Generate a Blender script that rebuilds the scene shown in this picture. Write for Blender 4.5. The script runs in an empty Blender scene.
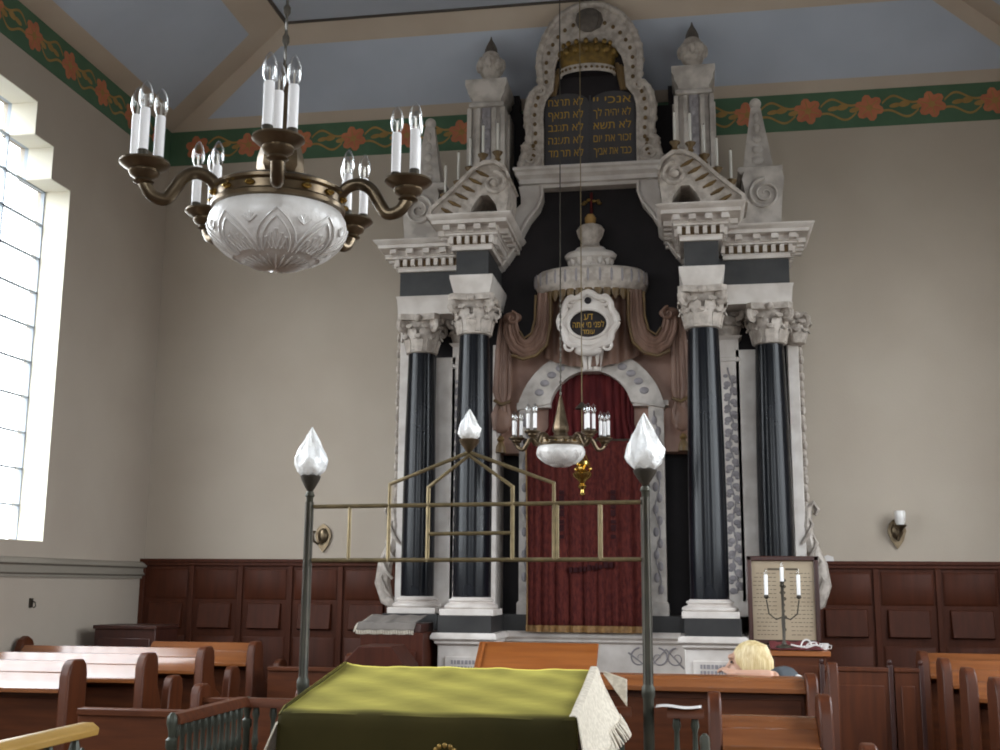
import bpy, math, random
from mathutils import Vector, Matrix
random.seed(7)
PI=math.pi; sin=math.sin; cos=math.cos
C=bpy.context.scene.collection
SKY=10.; EXPO=.28
# ------------------------------------------------------------------ materials
def lin(h):
    h=h.lstrip('#'); o=[]
    for i in (0,2,4):
        c=int(h[i:i+2],16)/255; o.append(c/12.92 if c<=.04045 else ((c+.055)/1.055)**2.4)
    return (o[0],o[1],o[2],1)
def mat(name,col,rough=.6,metal=0,col2=None,scale=6,kind='noise',stretch=(1,1,1),bump=0,bscale=None,lo=.35,hi=.65,spec=.5,sheen=0,coat=0,trans=0,emit=0,emcol=None,detail=5,sub=0):
    m=bpy.data.materials.new(name); m.use_nodes=True; nt=m.node_tree; N=nt.nodes; b=N['Principled BSDF']
    b.inputs['Base Color'].default_value=lin(col); b.inputs['Roughness'].default_value=rough; b.inputs['Metallic'].default_value=metal
    b.inputs['Specular IOR Level'].default_value=spec
    if sheen: b.inputs['Sheen Weight'].default_value=sheen; b.inputs['Sheen Roughness'].default_value=.4; b.inputs['Sheen Tint'].default_value=lin(col2 or col)
    if coat: b.inputs['Coat Weight'].default_value=coat; b.inputs['Coat Roughness'].default_value=.12
    if trans: b.inputs['Transmission Weight'].default_value=trans
    if sub: b.inputs['Subsurface Weight'].default_value=sub; b.inputs['Subsurface Radius'].default_value=(.03,.03,.03)
    if emit: b.inputs['Emission Color'].default_value=lin(emcol or col); b.inputs['Emission Strength'].default_value=emit
    if col2 or bump:
        tc=N.new('ShaderNodeTexCoord'); mp=N.new('ShaderNodeMapping'); mp.inputs['Scale'].default_value=stretch
        nt.links.new(tc.outputs['Object'],mp.inputs['Vector'])
        def tex(sc):
            if kind=='voronoi':
                t=N.new('ShaderNodeTexVoronoi'); t.inputs['Scale'].default_value=sc; o=t.outputs['Distance']
            elif kind=='wave':
                t=N.new('ShaderNodeTexWave'); t.inputs['Scale'].default_value=sc; t.inputs['Distortion'].default_value=6; t.inputs['Detail'].default_value=3; o=t.outputs['Fac']
            else:
                t=N.new('ShaderNodeTexNoise'); t.inputs['Scale'].default_value=sc; t.inputs['Detail'].default_value=detail; o=t.outputs['Fac']
            nt.links.new(mp.outputs['Vector'],t.inputs['Vector']); return o
        if col2:
            r=N.new('ShaderNodeValToRGB'); r.color_ramp.elements[0].position=lo; r.color_ramp.elements[1].position=hi
            r.color_ramp.elements[0].color=lin(col); r.color_ramp.elements[1].color=lin(col2)
            nt.links.new(tex(scale),r.inputs['Fac']); nt.links.new(r.outputs['Color'],b.inputs['Base Color'])
        if bump:
            bn=N.new('ShaderNodeBump'); bn.inputs['Strength'].default_value=bump; bn.inputs['Distance'].default_value=.02
            nt.links.new(tex(bscale or scale*3),bn.inputs['Height']); nt.links.new(bn.outputs['Normal'],b.inputs['Normal'])
    return m
WALL=mat('wall_plaster','#b1a495',.85,col2='#b7ab9c',scale=1.3,bump=.05,bscale=60)
WALLL=mat('side_wall_plaster','#aea193',.85,col2='#b3a799',scale=1.3,bump=.05,bscale=60)
REVEAL=mat('window_reveal','#ddd6c6',.8,col2='#e2dccd',scale=2)
BEIGE=mat('ceiling_beige','#b7a695',.85,col2='#beae9d',scale=2)
BLUE=mat('ceiling_blue','#adb3bf',.85,col2='#b4bac6',scale=1.5)
DARKLINE=mat('ceiling_line','#4c443e',.8)
GREEN=mat('border_green','#446349',.7,col2='#4b6a50',scale=4)
ORANGE=mat('border_flower','#b3684a',.7,col2='#c27752',scale=9)
OCHRE=mat('border_vine','#a8834a',.7,col2='#98763f',scale=9)
FLOORM=mat('floor_boards','#4a3528',.5,col2='#5a4232',scale=3,stretch=(1,8,1))
MARB=mat('white_marble','#c0b6ae',.42,col2='#d6cec7',scale=5,lo=.35,hi=.6,bump=.03)
MARBG=mat('grey_veined_marble','#a0978f',.4,col2='#c2b9b1',scale=7,lo=.38,hi=.6)
CARV=mat('carved_marble','#a1968c',.55,col2='#bfb4aa',scale=16,lo=.4,hi=.6,bump=.25,bscale=40)
RELIEF=mat('relief_grey','#857f82',.55,col2='#979193',scale=20)
DARKP=mat('plinth_stone','#211f1f',.5,col2='#2d2b2a',scale=5)
BLACK=mat('black_marble','#0f1116',.22,col2='#191b21',scale=4,lo=.5,hi=.85,spec=.26)
DARKST=mat('dark_stone','#2d2d2e',.5,col2='#3d3c3c',scale=5)
MATTBLK=mat('dark_recess_marble','#1e1a1c',.6,col2='#282325',scale=3,spec=.25)
PINK=mat('pink_marble','#977263',.5,col2='#ab8776',scale=6)
DRAPE=mat('brown_drapery','#66493a',.6,col2='#836556',scale=5,stretch=(3,3,.6))
DRAPED=mat('dark_gold_trim','#5b4527',.5,col2='#6f5630',scale=12)
GOLD=mat('gold_leaf','#8f7238',.45,.6,col2='#6e5730',scale=20)
GILT=mat('gilt_lettering','#b58f35',.5,.2)
BRASS=mat('aged_brass','#80705a',.3,.85,col2='#564939',scale=14,lo=.3,hi=.7)
BRASSB=mat('bright_brass','#c4a55c',.25,1)
ROD=mat('brass_rail','#8c7b5a',.4,.6,col2='#75674c',scale=20)
BRONZE=mat('dark_bronze','#3d3833',.45,.6,col2='#4c463c',scale=9)
VERDI=mat('green_bronze','#34352d',.5,.5,col2='#4a463a',scale=6)
IRON=mat('iron_green','#3d4036',.5,.3)
CANDLE=mat('white_candle','#f2efee',.4)
WAX=mat('wax','#d8d4cc',.5)
GLASS=bpy.data.materials.new('clear_bulb'); GLASS.use_nodes=True
_n=GLASS.node_tree; _n.nodes.clear(); _o=_n.nodes.new('ShaderNodeOutputMaterial'); _m=_n.nodes.new('ShaderNodeMixShader'); _t=_n.nodes.new('ShaderNodeBsdfTransparent'); _g=_n.nodes.new('ShaderNodeBsdfGlossy'); _f=_n.nodes.new('ShaderNodeLayerWeight')
_t.inputs['Color'].default_value=(.93,.93,.93,1); _g.inputs['Roughness'].default_value=.05; _f.inputs['Blend'].default_value=.42
_n.links.new(_f.outputs['Facing'],_m.inputs[0]); _n.links.new(_t.outputs[0],_m.inputs[1]); _n.links.new(_g.outputs[0],_m.inputs[2]); _n.links.new(_m.outputs[0],_o.inputs['Surface'])
FROST=mat('frosted_glass','#dcd7d2',.35,col2='#ece8e4',scale=22,bump=.15,bscale=60,coat=.3)
CUT=mat('cut_glass','#e4e0dc',.12,coat=1)
FLAMEG=mat('flame_glass','#f6f3ee',.16,col2='#ffffff',scale=9,bump=.7,bscale=32,coat=.6)
FIL=mat('filament','#b9b2a8',.3,.5)
VELV=mat('red_velvet','#46171a',.8,col2='#5e2222',scale=7,stretch=(2,2,.5),sheen=.15,bump=.15,bscale=50,spec=.15)
VELVC=mat('red_brocade','#411a19',.8,col2='#5a2822',scale=26,stretch=(2,2,.8),sheen=.12,bump=.2,bscale=60,spec=.12)
VELVD=mat('dark_red_embroidery','#2c0d10',.8,spec=.2)
FRINGE=mat('gold_fringe','#76552f',.6,col2='#8c6a3c',scale=40)
GVELV=mat('green_velvet','#2d2811',.8,col2='#393217',scale=3,bump=.05,bscale=14,spec=.1)
_b=GVELV.node_tree.nodes['Principled BSDF']; _b.inputs['Sheen Weight'].default_value=1; _b.inputs['Sheen Roughness'].default_value=.28; _b.inputs['Sheen Tint'].default_value=(1,.88,.2,1)
LACE=mat('white_lace','#cfc5b4',.8,col2='#beb3a2',scale=60,lo=.45,hi=.55)
GREYC=mat('grey_cloth','#6d6660',.85,col2='#7c746d',scale=8,bump=.15)
WOODD=mat('dado_wood','#422114',.5,col2='#50291a',scale=4,stretch=(6,6,.7),lo=.3,hi=.7,spec=.15)
WOODP=mat('pew_wood','#4a2513',.45,col2='#60331a',scale=3,stretch=(1,9,9),lo=.3,hi=.7,spec=.25)
WOODE=mat('pew_end_wood','#462212',.42,col2='#5b2f18',scale=3,stretch=(8,8,.8),lo=.3,hi=.7,spec=.28)
WOODM=mat('chest_wood','#3c1d13',.5,col2='#492418',scale=3,stretch=(8,8,.8),spec=.15)
LEDGE=mat('polished_ledge_wood','#754322',.26,col2='#8b532c',scale=3,stretch=(.8,9,9),lo=.3,hi=.7,coat=.8)
WOODO=mat('orange_wood','#86491f',.38,col2='#9a5a29',scale=3,stretch=(.8,9,9),lo=.3,hi=.7,coat=.2)
WOODY=mat('yellow_wood','#a5803e',.35,col2='#b48d4a',scale=4,stretch=(8,1,8),coat=.3)
WOODK=mat('dark_wood','#331a15',.4,col2='#432219',scale=4,stretch=(6,6,.7))
PAPER=mat('aged_paper','#9c8a72',.6,col2='#a7967e',scale=5)
PAPERW=mat('white_paper','#d6d0cc',.6)
INK=mat('brown_ink','#4f4434',.7)
SKIN=mat('skin','#c89d86',.5,sub=.1)
HAIR=mat('blond_hair','#c4a873',.45,col2='#ead9ab',scale=6,stretch=(9,9,1.5),lo=.3,hi=.7)
SHIRT=mat('slate_top','#41464b',.85)
WHITEC=mat('white_cotton','#d7d3cf',.8)
JEANS=mat('dark_trousers','#2b3040',.85)
EYEM=mat('eye_dark','#2a211d',.3)
LIP=mat('lip','#a0645a',.5)
REDCL=mat('red_cloth','#5a1f22',.85,col2='#6c292b',scale=10)
PANE=bpy.data.materials.new('window_glass'); PANE.use_nodes=True
_n=PANE.node_tree; _n.nodes.clear(); _o=_n.nodes.new('ShaderNodeOutputMaterial'); _m=_n.nodes.new('ShaderNodeMixShader'); _t=_n.nodes.new('ShaderNodeBsdfTransparent'); _g=_n.nodes.new('ShaderNodeBsdfGlossy')
_t.inputs['Color'].default_value=(.94,.96,.97,1); _g.inputs['Roughness'].default_value=.08; _m.inputs[0].default_value=.05
_n.links.new(_t.outputs[0],_m.inputs[1]); _n.links.new(_g.outputs[0],_m.inputs[2]); _n.links.new(_m.outputs[0],_o.inputs['Surface'])
STRIPG=mat('grey_pilaster','#8f8880',.6,col2='#9a938a',scale=4)
TABF=mat('tablet_slate','#3b383a',.5,col2='#434043',scale=5)
BARM=mat('window_bar','#98a0aa',.5)
CLAY=mat('moulding_grey','#8c8478',.7)
STONEP=mat('finial_dark','#4e4640',.6,col2='#5e554d',scale=20)
# ------------------------------------------------------------------ mesh builder
class M:
    def __init__(s): s.v=[]; s.f=[]; s.mi=[]; s.k=0
    def add(s,vs,fs):
        n=len(s.v); s.v+=[tuple(v) for v in vs]
        for f in fs: s.f.append([i+n for i in f]); s.mi.append(s.k)
        return s
    def box(s,x0,x1,y0,y1,z0,z1):
        return s.add([(x,y,z) for x in (x0,x1) for y in (y0,y1) for z in (z0,z1)],[(0,1,3,2),(4,6,7,5),(0,4,5,1),(2,3,7,6),(0,2,6,4),(1,5,7,3)])
    def loft(s,rings,cap=True,closed=True):
        n=len(rings[0]); vs=[p for r in rings for p in r]; fs=[]
        for i in range(len(rings)-1):
            for j in range(n if closed else n-1):
                a=i*n+j; b=i*n+(j+1)%n; fs.append((a,b,b+n,a+n))
        if cap and closed: fs.append(tuple(range(n))[::-1]); fs.append(tuple(range((len(rings)-1)*n,len(rings)*n)))
        return s.add(vs,fs)
    def lathe(s,prof,c=(0,0,0),n=24,sx=1,sy=1,mod=None,cap=True):
        rings=[]
        for i,(r,z) in enumerate(prof):
            rg=[]
            for j in range(n):
                a=2*PI*j/n; q=r*(mod(a,i) if mod else 1)
                rg.append((c[0]+q*cos(a)*sx,c[1]+q*sin(a)*sy,c[2]+z))
            rings.append(rg)
        return s.loft(rings,cap)
    def tube(s,path,r,n=8,wid=None,up=None,cap=True):
        P=[Vector(p) for p in path]; m=len(P); rs=r if isinstance(r,(list,tuple)) else [r]*m
        T=[(P[min(i+1,m-1)]-P[max(i-1,0)]).normalized() for i in range(m)]
        nrm=Vector(up) if up is not None else (Vector((0,0,1)) if abs(T[0].z)<.9 else Vector((1,0,0)))
        rings=[]
        for i in range(m):
            t=T[i]; q=nrm-t*nrm.dot(t)
            if q.length<1e-6: q=t.orthogonal()
            nrm=q.normalized(); bi=t.cross(nrm)
            if up is not None: nrm_out=nrm; nrm=Vector(up) if abs(t.dot(Vector(up)))<.98 else nrm
            else: nrm_out=nrm
            w=(wid[i] if isinstance(wid,(list,tuple)) else wid) if wid else None
            rings.append([tuple(P[i]+nrm_out*(rs[i]*cos(2*PI*j/n))+bi*((w if w is not None else rs[i])*sin(2*PI*j/n))) for j in range(n)])
        return s.loft(rings,cap)
    def prism(s,poly,a0,a1,ax='y'):
        f={'y':lambda p,a:(p[0],a,p[1]),'x':lambda p,a:(a,p[0],p[1]),'z':lambda p,a:(p[0],p[1],a)}[ax]
        return s.loft([[f(p,a0) for p in poly],[f(p,a1) for p in poly]])
    def band(s,outer,inner,y0,y1):
        n=len(outer); R=lambda L,y:[(p[0],y,p[1]) for p in L]
        vs=R(outer,y0)+R(inner,y0)+R(outer,y1)+R(inner,y1); fs=[]
        for i in range(n-1):
            a=i;b=i+1
            fs+=[(a,b,n+b,n+a),(2*n+a,3*n+a,3*n+b,2*n+b),(a,2*n+a,2*n+b,b),(n+a,n+b,3*n+b,3*n+a)]
        fs+=[(0,n,3*n,2*n),(n-1,3*n-1,4*n-1,2*n-1)]
        return s.add(vs,fs)
    def ell(s,c,r,nu=14,nv=9):
        if not isinstance(r,(tuple,list)): r=(r,r,r)
        rings=[[(c[0]+r[0]*sin(PI*i/nv)*cos(2*PI*j/nu),c[1]+r[1]*sin(PI*i/nv)*sin(2*PI*j/nu),c[2]-r[2]*cos(PI*i/nv)) for j in range(nu)] for i in range(1,nv)]
        n=len(s.v); s.loft(rings,cap=False); b=len(s.v)
        s.v+=[(c[0],c[1],c[2]-r[2]),(c[0],c[1],c[2]+r[2])]; L=n+(nv-2)*nu
        for j in range(nu):
            s.f.append([n+(j+1)%nu,n+j,b]); s.mi.append(s.k); s.f.append([L+j,L+(j+1)%nu,b+1]); s.mi.append(s.k)
        return s
    def mold(s,x0,x1,y0,y1,prof,back=True):
        # rectangular stack: offsets grow to the sides and front (-y); back side fixed when back
        return s.loft([[(x0-o,y0-o,z),(x1+o,y0-o,z),(x1+o,y1 if back else y1+o,z),(x0-o,y1 if back else y1+o,z)] for o,z in prof])
    def grid(s,fn,nu,nv,thick=0):
        vs=[fn(i/nu,j/nv) for j in range(nv+1) for i in range(nu+1)]
        return s.add(vs,[(j*(nu+1)+i,j*(nu+1)+i+1,(j+1)*(nu+1)+i+1,(j+1)*(nu+1)+i) for j in range(nv) for i in range(nu)])
    def spiral(s,c,r0,turns,tr,y,sgn=1,a0=0,n=26,taper=.35):
        pts=[];rs=[]
        for i in range(n+1):
            t=i/n; a=a0+sgn*turns*2*PI*t; r=r0*(1-t*.88); pts.append((c[0]+r*cos(a),y,c[1]+r*sin(a))); rs.append(tr*(1-t*(1-taper)))
        return s.tube(pts,rs,6,up=(0,1,0))
    def build(s,name,mats,parent=None,sharp=38,bevel=0,mods=None):
        me=bpy.data.meshes.new(name); me.from_pydata(s.v,[],s.f); me.update()
        if not isinstance(mats,(list,tuple)): mats=[mats]
        for m in mats: me.materials.append(m)
        me.polygons.foreach_set('material_index',s.mi); me.polygons.foreach_set('use_smooth',[True]*len(s.f))
        import bmesh
        bm=bmesh.new(); bm.from_mesh(me); bmesh.ops.recalc_face_normals(bm,faces=bm.faces); bm.to_mesh(me); bm.free()
        me.set_sharp_from_angle(angle=math.radians(sharp))
        o=bpy.data.objects.new(name,me); C.objects.link(o)
        if parent: o.parent=parent
        if bevel:
            b=o.modifiers.new('bevel','BEVEL'); b.width=bevel; b.segments=2; b.limit_method='ANGLE'; b.angle_limit=math.radians(50)
        return o
def tag(o,label,cat,group=None):
    o['label']=label; o['category']=cat
    if group: o['group']=group
    return o
def thing(name,label,cat,loc=(0,0,0),rz=0,group=None):
    o=bpy.data.objects.new(name,None); C.objects.link(o); o.location=loc; o.rotation_euler=(0,0,rz); o.empty_display_size=.05
    return tag(o,label,cat,group)
def struct(o): o['kind']='structure'; return o
def kids(o): return [c for c in bpy.data.objects if c.parent==o]
def dup(root,loc,rz=None,label=None,group=None):
    def cp(o,par):
        c=o.copy(); C.objects.link(c)
        if par: c.parent=par
        for k in kids(o): cp(k,c)
        return c
    r=cp(root,None); r.location=loc
    if rz is not None: r.rotation_euler=(0,0,rz)
    if label: r['label']=label
    if group: r['group']=group
    return r
def arc(cx,cz,r,a0,a1,n,rz=None): return [(cx+r*cos(math.radians(a0+(a1-a0)*i/n)),cz+(rz or r)*sin(math.radians(a0+(a1-a0)*i/n))) for i in range(n+1)]
def text_into(m,s,h,x,y,z,w=None,ext=.004,align='C'):
    """lettering as mesh in the xz plane facing -y, centred at x, baseline z"""
    import bmesh
    cu=bpy.data.curves.new('lettering','FONT'); cu.body=s; cu.size=1; cu.fill_mode='NONE'; cu.resolution_u=4
    o=bpy.data.objects.new('lettering',cu); C.objects.link(o); dg=bpy.context.evaluated_depsgraph_get(); dg.update()
    me=o.evaluated_get(dg).to_mesh(); V=[v.co.copy() for v in me.vertices]; nb={}
    for e in me.edges:
        a,b=e.vertices; nb.setdefault(a,[]).append(b); nb.setdefault(b,[]).append(a)
    o.evaluated_get(dg).to_mesh_clear(); bpy.data.objects.remove(o); bpy.data.curves.remove(cu)
    loops=[];seen=set()
    for k in sorted(nb):
        if k in seen: continue
        L=[k];seen.add(k)
        while True:
            n_=[q for q in nb[L[-1]] if q not in seen]
            if not n_: break
            L.append(n_[0]); seen.add(n_[0])
        if len(L)>2: loops.append([V[q] for q in L])
    inside=lambda p,L: sum(((L[q].y>p.y)!=(L[q-1].y>p.y)) and (p.x<(L[q-1].x-L[q].x)*(p.y-L[q].y)/(L[q-1].y-L[q].y)+L[q].x) for q in range(len(L)))%2==1
    bb=[(min(p.x for p in L),max(p.x for p in L),min(p.y for p in L),max(p.y for p in L)) for L in loops]
    hole={a:[b for b in range(len(loops)) if b!=a and bb[b][0]<bb[a][0]-1e-4 and bb[b][1]>bb[a][1]+1e-4 and bb[b][2]<bb[a][2]-1e-4 and bb[b][3]>bb[a][3]+1e-4 and all(inside(p,loops[b]) for p in loops[a])] for a in range(len(loops))}
    P=[];F=[]
    for b in range(len(loops)):     # overlapping strokes are filled one by one; a counter is cut out of its own stroke
        if hole[b]: continue
        if not any(hole[a] and hole[a][0]==b for a in hole):
            n0=len(P); P+=loops[b]; F.append(list(range(n0,n0+len(loops[b])))); continue
        bm=bmesh.new()
        for L in [loops[b]]+[loops[a] for a in hole if hole[a] and hole[a][0]==b]:
            vs=[bm.verts.new(p) for p in L]
            for q in range(len(vs)): bm.edges.new((vs[q-1],vs[q]))
        bmesh.ops.triangle_fill(bm,use_beauty=True,edges=bm.edges[:]); bm.verts.index_update(); n0=len(P)
        P+=[v.co.copy() for v in bm.verts]; F+=[[v.index+n0 for v in f.verts] for f in bm.faces]; bm.free()
    if not P: return
    x0=min(p.x for p in P);x1=max(p.x for p in P); k=h/.6; kx=k if not w else w/(x1-x0)
    m.add([(x+(p.x-(x0+x1)/2)*kx,y,z+p.y*k) for p in P],F)
# ------------------------------------------------------------------ camera
F=1141.; PIT,YAW,ROL=[math.radians(a) for a in (10.4,9.68,.42)]; EYE=1.65
cam=bpy.data.cameras.new('camera'); co=bpy.data.objects.new('camera',cam); C.objects.link(co)
fw=Vector((-sin(YAW)*cos(PIT),cos(YAW)*cos(PIT),sin(PIT))); rt=Vector((cos(YAW),sin(YAW),0)); up=rt.cross(fw)
r2=rt*cos(ROL)+up*sin(ROL); u2=-rt*sin(ROL)+up*cos(ROL)
R=Matrix((r2,u2,-fw)).transposed(); co.matrix_world=Matrix.Translation((0,0,EYE))@R.to_4x4()
cam.sensor_width=36; cam.lens=36*F/1000; cam.clip_start=.05; bpy.context.scene.camera=co
# ------------------------------------------------------------------ the room
XL,XR,YF,YB,ZB,ZT=-5.03,3.37,10.,-4.,6.03,6.82
m=M().box(XL-.4,XR+.4,YB,YF+.3,-.15,0); struct(m.build('floor',FLOORM))
m=M().box(XL-.4,XR+.4,YF,YF+.3,0,7.2); struct(m.build('wall_far',WALL))
# stepped window heads (crow-stepped openings)
def steps(c):
    return [(c+s*y,z) for s,L in ((1,[(1.395,1.95),(1.395,4.83),(1.105,4.83),(1.105,5.10),(.835,5.10),(.835,5.37)]),(-1,[(.835,5.37),(.835,5.10),(1.105,5.10),(1.105,4.83),(1.395,4.83),(1.395,1.95)])) for y,z in L]
WIN=[6.895,3.8]
def side_wall(name,x0,x1,matw):
    # wall slab with two stepped openings, built as boxes round them in one mesh
    m=M(); ys=[YB,WIN[1]-1.395,WIN[1]+1.395,WIN[0]-1.395,WIN[0]+1.395,YF]
    for a,b in ((ys[0],ys[1]),(ys[2],ys[3]),(ys[4],ys[5])): m.box(x0,x1,a,b,0,7.2)
    for c in WIN:
        a=c-1.395;b=c+1.395
        m.box(x0,x1,a,b,0,1.95)
        for s in (-1,1):
            y=sorted((c+s*1.395,c+s*1.105)); m.box(x0,x1,y[0],y[1],4.83,7.2)
            y=sorted((c+s*1.105,c+s*.835)); m.box(x0,x1,y[0],y[1],5.10,7.2)
        m.box(x0,x1,c-.835,c+.835,5.37,7.2)
    return struct(m.build(name,matw))
BW=((-3.9,-1.9),(.25,2.25)); BZ=(2.3,5.5)
m=M()
for x0,x1 in ((XL-.4,BW[0][0]),(BW[0][1],BW[1][0]),(BW[1][1],XR+.4)): m.box(x0,x1,YB-.3,YB,0,7.2)
for x0,x1 in BW: m.box(x0,x1,YB-.3,YB,0,BZ[0]); m.box(x0,x1,YB-.3,YB,BZ[1],7.2)
struct(m.build('wall_back',WALL))
for k_,(x0,x1) in enumerate(BW):
    w=bpy.data.objects.new('window_%d'%(5+k_),None); C.objects.link(w); struct(w)
    m=M(); m.box(x0,x1,YB-.25,YB-.24,*BZ); m.build('pane',PANE,w)
    m=M()
    for i in range(12): m.box(x0,x1,YB-.24,YB-.21,BZ[0]+.29*i-.007,BZ[0]+.29*i+.007) if i<12 and BZ[0]+.29*i<BZ[1] else None
    for i in range(8): m.box(x0+.2857*i-.007,x0+.2857*i+.007,YB-.24,YB-.21,*BZ)
    m.build('window_frame',BARM,w)
side_wall('wall_left',XL-.3,XL,WALLL); side_wall('wall_right',XR,XR+.3,WALLL)
def window(name,c,xw,sx):
    w=bpy.data.objects.new(name,None); C.objects.link(w); w.location=(xw,c,0); struct(w)
    xg=sx*.25   # plane of the glass
    xa,xb=sorted((xg,xg+sx*.02))
    m=M(); P=[(y-c,z) for y,z in steps(c)]; m.prism(P,xa,xb,'x'); m.build('pane',PANE,w)
    m=M(); zs=[1.95+.2871*i for i in range(11)]+[5.10,5.37]
    x0,x1=sorted((xg,xg-sx*.03))
    for z in zs:
        hw=1.395 if z<4.9 else (1.105 if z<5.2 else .835)
        m.box(x0,x1,-hw,hw,z-.007,z+.007)
    for y in (-1.383,-1.105,-.835,-.278,.278,.835,1.105,1.383):
        top=4.83 if abs(y)>1.11 else (5.1 if abs(y)>.84 else 5.37)
        m.box(x0,x1,y-.007,y+.007,4.82 if 1.0<abs(y)<1.2 else 1.95,top)
    m.build('window_frame',BARM,w)
    # plastered reveal lining the stepped opening
    m=M(); t=.006; S=steps(c); xo,xi=sorted((sx*.0,xg-sx*.0))
    for i in range(len(S)-1):
        (y0,z0),(y1,z1)=S[i],S[i+1]; y0-=c;y1-=c
        if abs(y0-y1)<1e-6:
            s=1 if y0<0 else -1; a,b=sorted((y0,y0+s*t)); m.box(xo,xi,a,b,min(z0,z1),max(z0,z1))
        else: m.box(xo,xi,min(y0,y1),max(y0,y1),z0-t,z0)
    m.box(xo,xi,-1.395,1.395,1.95,1.95+t); m.build('window_reveal',REVEAL,w)
    return w
window('window_1',WIN[0],XL,-1); window('window_2',WIN[0],XR,1); window('window_3',WIN[1],XL,-1); window('window_4',WIN[1],XR,1)
# ceiling: coved slopes with blue panels framed in beige, flat middle
m=M(); a=.55;b=1.36
O=[(XL,YB,ZB),(XL,YF,ZB),(XR,YF,ZB),(XR,YB,ZB)]; I=[(XL+b,YB,ZT),(XL+b,YF-a,ZT),(XR-b,YF-a,ZT),(XR-b,YB,ZT)]
def slope(o0,o1,i1,i0,f0=.12,f1=.78,e=.07):
    L=lambda p,q,t:tuple(p[k]+(q[k]-p[k])*t for k in range(3))
    A0,A1=L(o0,i0,f0),L(o1,i1,f0); B0,B1=L(o0,i0,f1),L(o1,i1,f1)
    ln=(Vector(o1)-Vector(o0)).length
    ea=.28/ln; p=[L(A0,A1,ea*.9),L(A0,A1,1-ea*.9),L(B0,B1,1-ea),L(B0,B1,ea)]
    vs=[o0,o1,i1,i0]+p; m.k=0; m.add(vs,[(0,1,5,4),(1,2,6,5),(2,3,7,6),(3,0,4,7)]); m.k=1; m.add(p,[(0,1,2,3)])
slope(O[0],O[1],I[1],I[0]); slope(O[1],O[2],I[2],I[1]); slope(O[2],O[3],I[3],I[2])
m.k=1; m.add(I,[(0,1,2,3)])
m.k=2
def edge(p,q,w=.02): m.tube([p,q],w,6)
edge(I[0],I[1]);edge(I[1],I[2]);edge(I[2],I[3])
m.k=0; m.box(XL-.4,XR+.4,YB,YF+.3,7.2,7.3)
struct(m.build('ceiling',[BEIGE,BLUE,DARKLINE],sharp=20))
# painted border: green strip, orange lilies on a running vine
def border(name,length,place):
    m=M(); th=.006
    def bx(x0,x1,z0,z1,k,d=0): 
        m.k=k; m.add([place(x,d,z) for x,z in ((x0,z0),(x1,z0),(x1,z1),(x0,z1))]+[place(x,d+th,z) for x,z in ((x0,z0),(x1,z0),(x1,z1),(x0,z1))],[(0,1,2,3),(4,7,6,5),(0,4,5,1),(1,5,6,2),(2,6,7,3),(3,7,4,0)])
    bx(0,length,5.68,6.03,0)
    def flat(pts,k,d): m.k=k; m.add([place(x,d,z) for x,z in pts],[tuple(range(len(pts)))])
    zc=5.855; pitch=.53; n=int(length/pitch)+1
    for i in range(n):
        cx=.29+i*pitch
        if cx>length-.1: break
        pts=[]
        for j in range(24):
            t=2*PI*j/24; r=.078+.05*abs(cos(3*(t+.3)))**.7; pts.append((cx+r*cos(t),zc+r*sin(t)))
        if cx<length-.14: flat(pts,1,th+.003)
        flat([(cx+.03*cos(2*PI*j/10),zc+.03*sin(2*PI*j/10)) for j in range(10)],2,th+.005)
        for q in range(6):
            t=2*PI*q/6-.3; flat([(cx+r*cos(t+w),zc+r*sin(t+w)) for r,w in ((.03,-.15),(.1,-.04),(.1,.04),(.03,.15))],2,th+.005)
        if i<n-1 and cx+pitch<length:
            for up_,ph in ((1,0),(-1,0)):
                L=[]
                for j in range(13):
                    t=j/12; x=cx+.11+(pitch-.22)*t; z=zc+up_*(.035+.045*sin(PI*t))+.03*sin(2*PI*t); L.append((x,z))
                w=.011
                flat([(x,z+w) for x,z in L]+[(x,z-w) for x,z in L[::-1]],2,th+.002)
            for (ox,oz,rx,rz) in ((.22,.01,.05,.022),(.3,.02,.05,.03),(.4,-.012,.045,.024)):
                flat([(cx+ox+rx*cos(2*PI*j/12),zc+oz+rz*sin(2*PI*j/12)+.3*rx*cos(2*PI*j/12)*.5) for j in range(12)],2,th+.004)
    return struct(m.build(name,[GREEN,ORANGE,OCHRE]))
border('trim_1',XR-XL,lambda x,d,z:(XL+x,YF-.001-d,z))
border('trim_2',YF-YB,lambda x,d,z:(XL+.001+d,YF-x,z))
# moulding on the left wall
m=M(); m.prism([(XL,1.68),(XL+.02,1.68),(XL+.02,1.70),(XL+.045,1.715),(XL+.03,1.74),(XL+.03,1.77),(XL+.06,1.785),(XL+.05,1.81),(XL+.02,1.83),(XL,1.83)],YB,YF-.06,'y') if False else None
P=[(0,1.68),(.02,1.68),(.02,1.70),(.045,1.715),(.03,1.74),(.03,1.77),(.06,1.785),(.05,1.81),(.02,1.83),(0,1.83)]
m.loft([[(XL+x,y,z) for x,z in P] for y in (YB,YF-.06)]); struct(m.build('trim_3',CLAY))
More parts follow.
